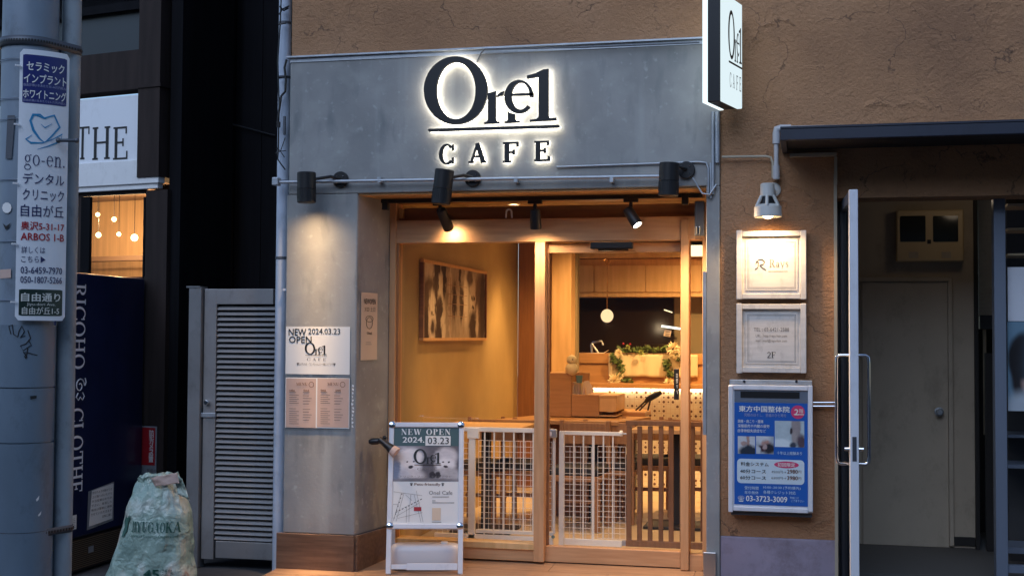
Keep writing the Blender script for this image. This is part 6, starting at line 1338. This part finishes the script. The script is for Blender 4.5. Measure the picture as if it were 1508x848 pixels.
m.warp(bend).obj("tooth_emblem", "blue_print", pt, recalc=False)
PT("go-en.", .12, .92, 226, 249, "text_navy", ser=True, T=.11, t=.04); PT("デンタル", .10, .92, 253, 270, "text_navy", .005); PT("クリニック", .10, .92, 277, 294, "text_navy", .005); PT("自由が丘", .07, .92, 300, 318, "text_navy", .005)
PT("奥沢5-31-17", .08, .94, 325, 338, "red_print", .02); PT("ARBOS 1-B", .08, .94, 342, 353, "red_print", .02); PT("詳しくは", .10, .55, 362, 372, "text_navy"); PT("こちら▶", .10, .56, 376, 386, "text_navy")
PT("03-6459-7970", .09, .91, 392, 402, "text_navy", .01); PT("050-1807-5266", .09, .91, 406, 416, "text_navy", .01)
PT("自由通り", .11, .88, 430, 443, "pale_text", .02); PT("Jiyu-dori Ave.", .22, .78, 445, 450, "pale_text"); PT("自由が丘1-5", .13, .86, 451, 462, "pale_text", .01)
st_ = thing("pole_strap", "thin wire straps holding the advertising plate to the pole", "strap", PP.pt(0, b_lo + .3))
for v in (95, 152, 182, 269, 358, 443):
    z = zpole(v); pts = []
    for k in range(25):
        a = math.atan2(toC.y, toC.x) + rad(100) - rad(200) * k / 24; pts.append(PC + Vector((math.cos(a), math.sin(a), 0)) * (PRad + .004) + Vector((0, 0, z - PC.z)))
    MB().tube([p for p in pts if (p - PP.O).dot(PP.R) < -hw + .03 or True][:], .0022, n=5).obj("wire", "steel", st_)
e0 = PP.pt(-hw + .01, 0, .008)
for v in (95, 182, 269, 358, 443): MB().box(PP, -hw - .022, -hw + .004, fy(v + 1) - .004, fy(v + 1) + .004, -.012, -.004).obj("buckle", "white_plastic", st_)
bt = thing("bolt_bracket", "short dark bolt sticking out across the plate below its emblem", "bolt", PP.pt(.1, fy(207)))
c1 = PP.hit(86, 207, .03); c2 = PP.hit(113, 207, .05); MB().cyl(c1, c2, .0085, n=12).obj("shank", "band_steel", bt, smooth=60)
for c in (c1, c2): MB().ball(c, .013, 12).obj("head", "band_steel", bt, smooth=80)
def onpole(u, v, off=.002):
    r = ray(u, v); o = Vector((CAM.x - PC.x, CAM.y - PC.y)); d = Vector((r.x, r.y)); R_ = PRad + off
    a = d.dot(d); b = 2 * o.dot(d); c = o.dot(o) - R_ * R_; q = max(0, b * b - 4 * a * c); t = (-b - math.sqrt(q)) / (2 * a); return CAM + r * t
pk = thing("pole_stickers", "small dark plate, pale stickers and paint marks on the utility pole", "sticker", onpole(15, 250))
def pstick(nm, m_, pts, off=.003): MB().add([onpole(u, v, off) for u, v in pts], [tuple(range(len(pts)))]).obj(nm, m_, pk, recalc=False)
pstick("number_plate", "band_steel", [(8, 234), (17, 234), (22, 170), (11, 170)]); pstick("round_sticker", "paper", [(10 + 7 * math.cos(k * .628), 306 + 8 * math.sin(k * .628)) for k in range(10)]); pstick("torn_sticker", "ink", [(4, 329), (9, 333), (16, 328), (12, 336), (8, 338)]); pstick("pink_sticker", "paper_pink", [(0, 397), (16, 396), (16, 409), (0, 410)])
pstick("scratch", "paper", [(53, 735), (58, 729), (57, 735), (54, 738)], .02); pstick("scratch", "paper", [(56, 758), (61, 752), (60, 757), (57, 760)], .02); pstick("dark_mark", "ink", [(44, 583), (54, 582), (54, 586), (45, 588)], .012)
gf = thing("graffiti_tag", "black scribbled graffiti tag low on the utility pole", "graffiti", onpole(35, 505))
for pts in (((16, 492), (13, 480), (18, 478), (20, 492), (26, 496), (28, 487), (32, 480), (36, 488), (30, 497), (37, 494)), ((41, 486), (45, 498), (38, 506), (30, 509), (34, 516), (46, 508), (42, 500)), ((36, 520), (40, 526), (34, 518), (44, 520), (55, 523)), ((41, 512), (38, 528), (36, 524))):
    MB().tube([onpole(u, v, .009) for u, v in pts], .0026, n=5).obj("stroke", "ink", gf, smooth=60)

# ================================================================== RUBBISH BAG
BGY = -.48
bb = F(BGY).hit(222, 856); bb.z = GZ
bgt = thing("rubbish_bag", "full pale green printed rubbish bag standing on the pavement by the alley", "rubbish bag", bb)
m = bpy.data.materials.new("bag_film"); m.use_nodes = True; nt = m.node_tree; p = nt.nodes["Principled BSDF"]; MT["bag_film"] = m
p.inputs["Roughness"].default_value = .3; p.inputs["Specular IOR Level"].default_value = .6
tc = nd(nt, "ShaderNodeTexCoord"); n1_ = nd(nt, "ShaderNodeTexNoise"); n1_.inputs["Scale"].default_value = 4.5; n1_.inputs["Detail"].default_value = 2; n1_.inputs["Distortion"].default_value = .4
nt.links.new(tc.outputs["Object"], n1_.inputs["Vector"]); r = nd(nt, "ShaderNodeValToRGB"); e = r.color_ramp.elements
e[0].position = .34; e[0].color = (.26, .37, .32, 1); e[1].position = .5; e[1].color = (.40, .53, .45, 1)
for pos, c in ((.57, (.55, .62, .54, 1)), (.63, (.66, .66, .56, 1)), (.665, (.58, .34, .24, 1)), (.70, (.56, .62, .54, 1))): q = e.new(pos); q.color = c
nt.links.new(n1_.outputs[0], r.inputs[0])
wn_ = nd(nt, "ShaderNodeTexNoise"); wn_.inputs["Scale"].default_value = 5; wn_.inputs["Detail"].default_value = 4; nt.links.new(tc.outputs["Object"], wn_.inputs["Vector"])
wa = nd(nt, "ShaderNodeVectorMath", operation='MULTIPLY_ADD'); wa.inputs[1].default_value = (.35, .35, .35); nt.links.new(wn_.outputs["Color"], wa.inputs[0]); nt.links.new(tc.outputs["Object"], wa.inputs[2])
hs = []
for sc2, st2 in ((5, (1.6, 1.6, .55)), (11, (1, 1, .8)), (24, (1, 1, 1))):
    mp = nd(nt, "ShaderNodeMapping"); mp.inputs["Scale"].default_value = st2; nt.links.new(wa.outputs[0], mp.inputs[0])
    vo = nd(nt, "ShaderNodeTexVoronoi", feature='F1'); vo.inputs["Scale"].default_value = sc2; nt.links.new(mp.outputs[0], vo.inputs["Vector"]); hs.append(vo.outputs["Distance"])
a1_ = nd(nt, "ShaderNodeMath", operation='MULTIPLY_ADD'); a1_.inputs[1].default_value = .45; nt.links.new(hs[1], a1_.inputs[0]); nt.links.new(hs[0], a1_.inputs[2])
a2_ = nd(nt, "ShaderNodeMath", operation='MULTIPLY_ADD'); a2_.inputs[1].default_value = .22; nt.links.new(hs[2], a2_.inputs[0]); nt.links.new(a1_.outputs[0], a2_.inputs[2])
b = nd(nt, "ShaderNodeBump"); b.inputs["Strength"].default_value = .8; b.inputs["Distance"].default_value = .03; nt.links.new(a2_.outputs[0], b.inputs["Height"]); nt.links.new(b.outputs[0], p.inputs["Normal"])
nt.links.new(r.outputs[0], p.inputs["Base Color"]); p.inputs["Roughness"].default_value = .28
sil = [(852, 158, 284), (835, 166, 283), (810, 175, 279), (785, 184, 279), (770, 187, 280), (750, 189, 279), (735, 193, 275), (722, 199, 270), (712, 203, 266), (703, 208, 262), (697, 214, 258)]
BF = F(BGY); vs = []; NS = 72; rows = []
for i in range(len(sil) - 1):
    for k in range(5):
        t = k / 5; rows.append(tuple(sil[i][j] * (1 - t) + sil[i + 1][j] * t for j in range(3)))
rows.append(sil[-1])
for j, (v, ul, ur) in enumerate(rows):
    al, z = BF.uv(ul, v); ar, _ = BF.uv(ur, v); z = z if j else GZ + .002
    t = j / (len(rows) - 1); cx_ = (al + ar) / 2; rx = (ar - al) / 2; ry = .17 * (1 - .72 * t ** 3) * (1 - .25 * t)
    if j == 0: rx *= .93; ry *= .9
    for i in range(NS):
        a = 2 * math.pi * i / NS; c, s_ = math.cos(a), math.sin(a)
        c = math.copysign(abs(c) ** .8, c); s_ = math.copysign(abs(s_) ** .8, s_)
        p_ = Vector((cx_ + rx * c, bb.y + ry * s_, z))
        nz_ = noise.noise(Vector((a * 2.2, z * 4, 3))) * .5 + noise.noise(Vector((p_.x * 14 + z * 9, p_.y * 14, z * 10))) * .35 + (noise.noise(Vector((a * 6, z * 3, 9)))) * .45 * (.4 + t)
        nz_ += -abs(math.sin(a * 9 + 3 * noise.noise(Vector((a, z * 2, 1))))) * .9 * max(0, t - .35) ** .8
        dv = Vector((c, s_, 0)).normalized(); p_ += dv * nz_ * .024 + Vector((0, 0, noise.noise(Vector((a * 3, t * 2, 5))) * .02 * t))
        vs.append(p_)
fs = [(k * NS + i, k * NS + (i + 1) % NS, (k + 1) * NS + (i + 1) % NS, (k + 1) * NS + i) for k in range(len(rows) - 1) for i in range(NS)] + [tuple(range(NS - 1, -1, -1)), tuple(range(len(vs) - NS, len(vs)))]
bm_ = MB().add(vs, fs); bo = bm_.obj("film", "bag_film", bgt, smooth=80)
bvh = BVHTree.FromPolygons([tuple(v_) for v_ in bm_.v], bm_.f)
def onbag(p_):
    q = p_ + Vector((0, -.6, 0)); h = bvh.ray_cast(q, Vector((0, 1, 0))); return (h[0] + Vector((0, -.009, 0))) if h[0] else p_
mat("bag_ink", (.02, .10, .075), .5)
def btext(s, u0, v0, u1, v1, **k): a = BF.box(u0, v0, u1, v1); return text_ab(s, BF, a, "bag_ink", bgt, d=0, warp=onbag, **k)
btext("JIYUGAOKA", 212, 763, 276, 779, ser=True, T=.18, t=.06); btext("Commerce Promotion Cooperative", 209, 781, 274, 787); btext("45", 232, 831, 253, 844, bold=.03); btext("L可燃ごみ", 255, 831, 270, 843)
m = MB()
for pts in ([(196, 753), (199, 758), (203, 758), (207, 753), (208, 760), (204, 767), (204, 775), (199, 786), (195, 785), (197, 772), (194, 764), (194, 757)],): m.prism(BF, [BF.uv(u, v) for u, v in pts], 0)
m.warp(onbag).obj("figure_emblem", "bag_ink", bgt, recalc=False)
def crumple(Yc, quad, nm, m_, n=10, amp=.012):
    fr_ = F(Yc); q = [Vector(fr_.uv(*p_)) for p_ in quad]; vs = []
    for j in range(n + 1):
        for i in range(n + 1):
            s1_, t1_ = i / n, j / n; p2_ = (q[0] * (1 - s1_) + q[1] * s1_) * (1 - t1_) + (q[3] * (1 - s1_) + q[2] * s1_) * t1_
            d_n = noise.noise(Vector((p2_.x * 22, p2_.y * 26, Yc))) * amp + noise.noise(Vector((p2_.x * 60, p2_.y * 50, 4))) * amp * .4
            vs.append(fr_.pt(p2_.x + d_n * .4, p2_.y + noise.noise(Vector((p2_.x * 40, 2, 1))) * amp * .5, d_n))
    o_ = MB().add(vs, [(k, k + 1, k + n + 2, k + n + 1) for j in range(n) for k in range(j * (n + 1), j * (n + 1) + n)]).obj(nm, m_, bgt, smooth=70)
    z_ = o_.modifiers.new("t", 'SOLIDIFY'); z_.thickness = .003
crumple(bb.y - .10, [(222, 703), (260, 696), (264, 711), (228, 716)], "flap", "paper_pink"); crumple(bb.y - .06, [(204, 705), (232, 698), (234, 722), (201, 724)], "gathered_mouth", "bag_film", amp=.03); crumple(bb.y - .07, [(256, 698), (268, 704), (279, 734), (262, 728)], "gathered_mouth", "bag_film", amp=.03)
crumple(bb.y + .02, [(208, 700), (262, 694), (270, 716), (204, 716)], "gathered_mouth", "bag_film", amp=.03)
for pts in ([(203, 704), (207, 699), (214, 700), (210, 712)], [(266, 714), (273, 724), (280, 737), (270, 730)]): MB().prism(F(bb.y - .06), [F(bb.y - .06).uv(*q) for q in pts], 0, .006).obj("knot_corner", "bag_film", bgt)

# ================================================================== LAMPS OF THE SPOTLIGHTS (each inside its own fitting)
for loc, dr_, e_, sz_, par_name, tgt in ((bA, xA, 10, 158, "wall_spotlight", Vector((.02, .02, -1))), (s1, n1, 6, 150, "track_spotlight", n1), (s2, n2, 34, 150, "track_spotlight.001", n2), (s3, n3, 220, 140, "track_spotlight.002", n3)):
    par = C.objects[par_name]; l = spot("spot_lamp", loc, loc + tgt, e_, sz_, (1, .66, .34), 1.0, .03)
    if par_name == "wall_spotlight":      # narrow reflector: intensity peaks along the axis and spills wide
        ld_ = l.data; ld_.use_nodes = True; nt = ld_.node_tree; em = [n for n in nt.nodes if n.type == 'EMISSION'][0]
        tcx = nd(nt, "ShaderNodeTexCoord"); sx_ = nd(nt, "ShaderNodeSeparateXYZ"); nt.links.new(tcx.outputs["Normal"], sx_.inputs[0])
        sq_ = nd(nt, "ShaderNodeMath", operation='MULTIPLY'); nt.links.new(sx_.outputs[2], sq_.inputs[0]); nt.links.new(sx_.outputs[2], sq_.inputs[1])
        sb_ = nd(nt, "ShaderNodeMath", operation='SUBTRACT'); sb_.inputs[0].default_value = 1.008; nt.links.new(sq_.outputs[0], sb_.inputs[1])
        dv_ = nd(nt, "ShaderNodeMath", operation='DIVIDE'); dv_.inputs[0].default_value = 1; nt.links.new(sb_.outputs[0], dv_.inputs[1]); nt.links.new(dv_.outputs[0], em.inputs[1])
    l.parent = par; l.matrix_parent_inverse = wm(par).inverted()
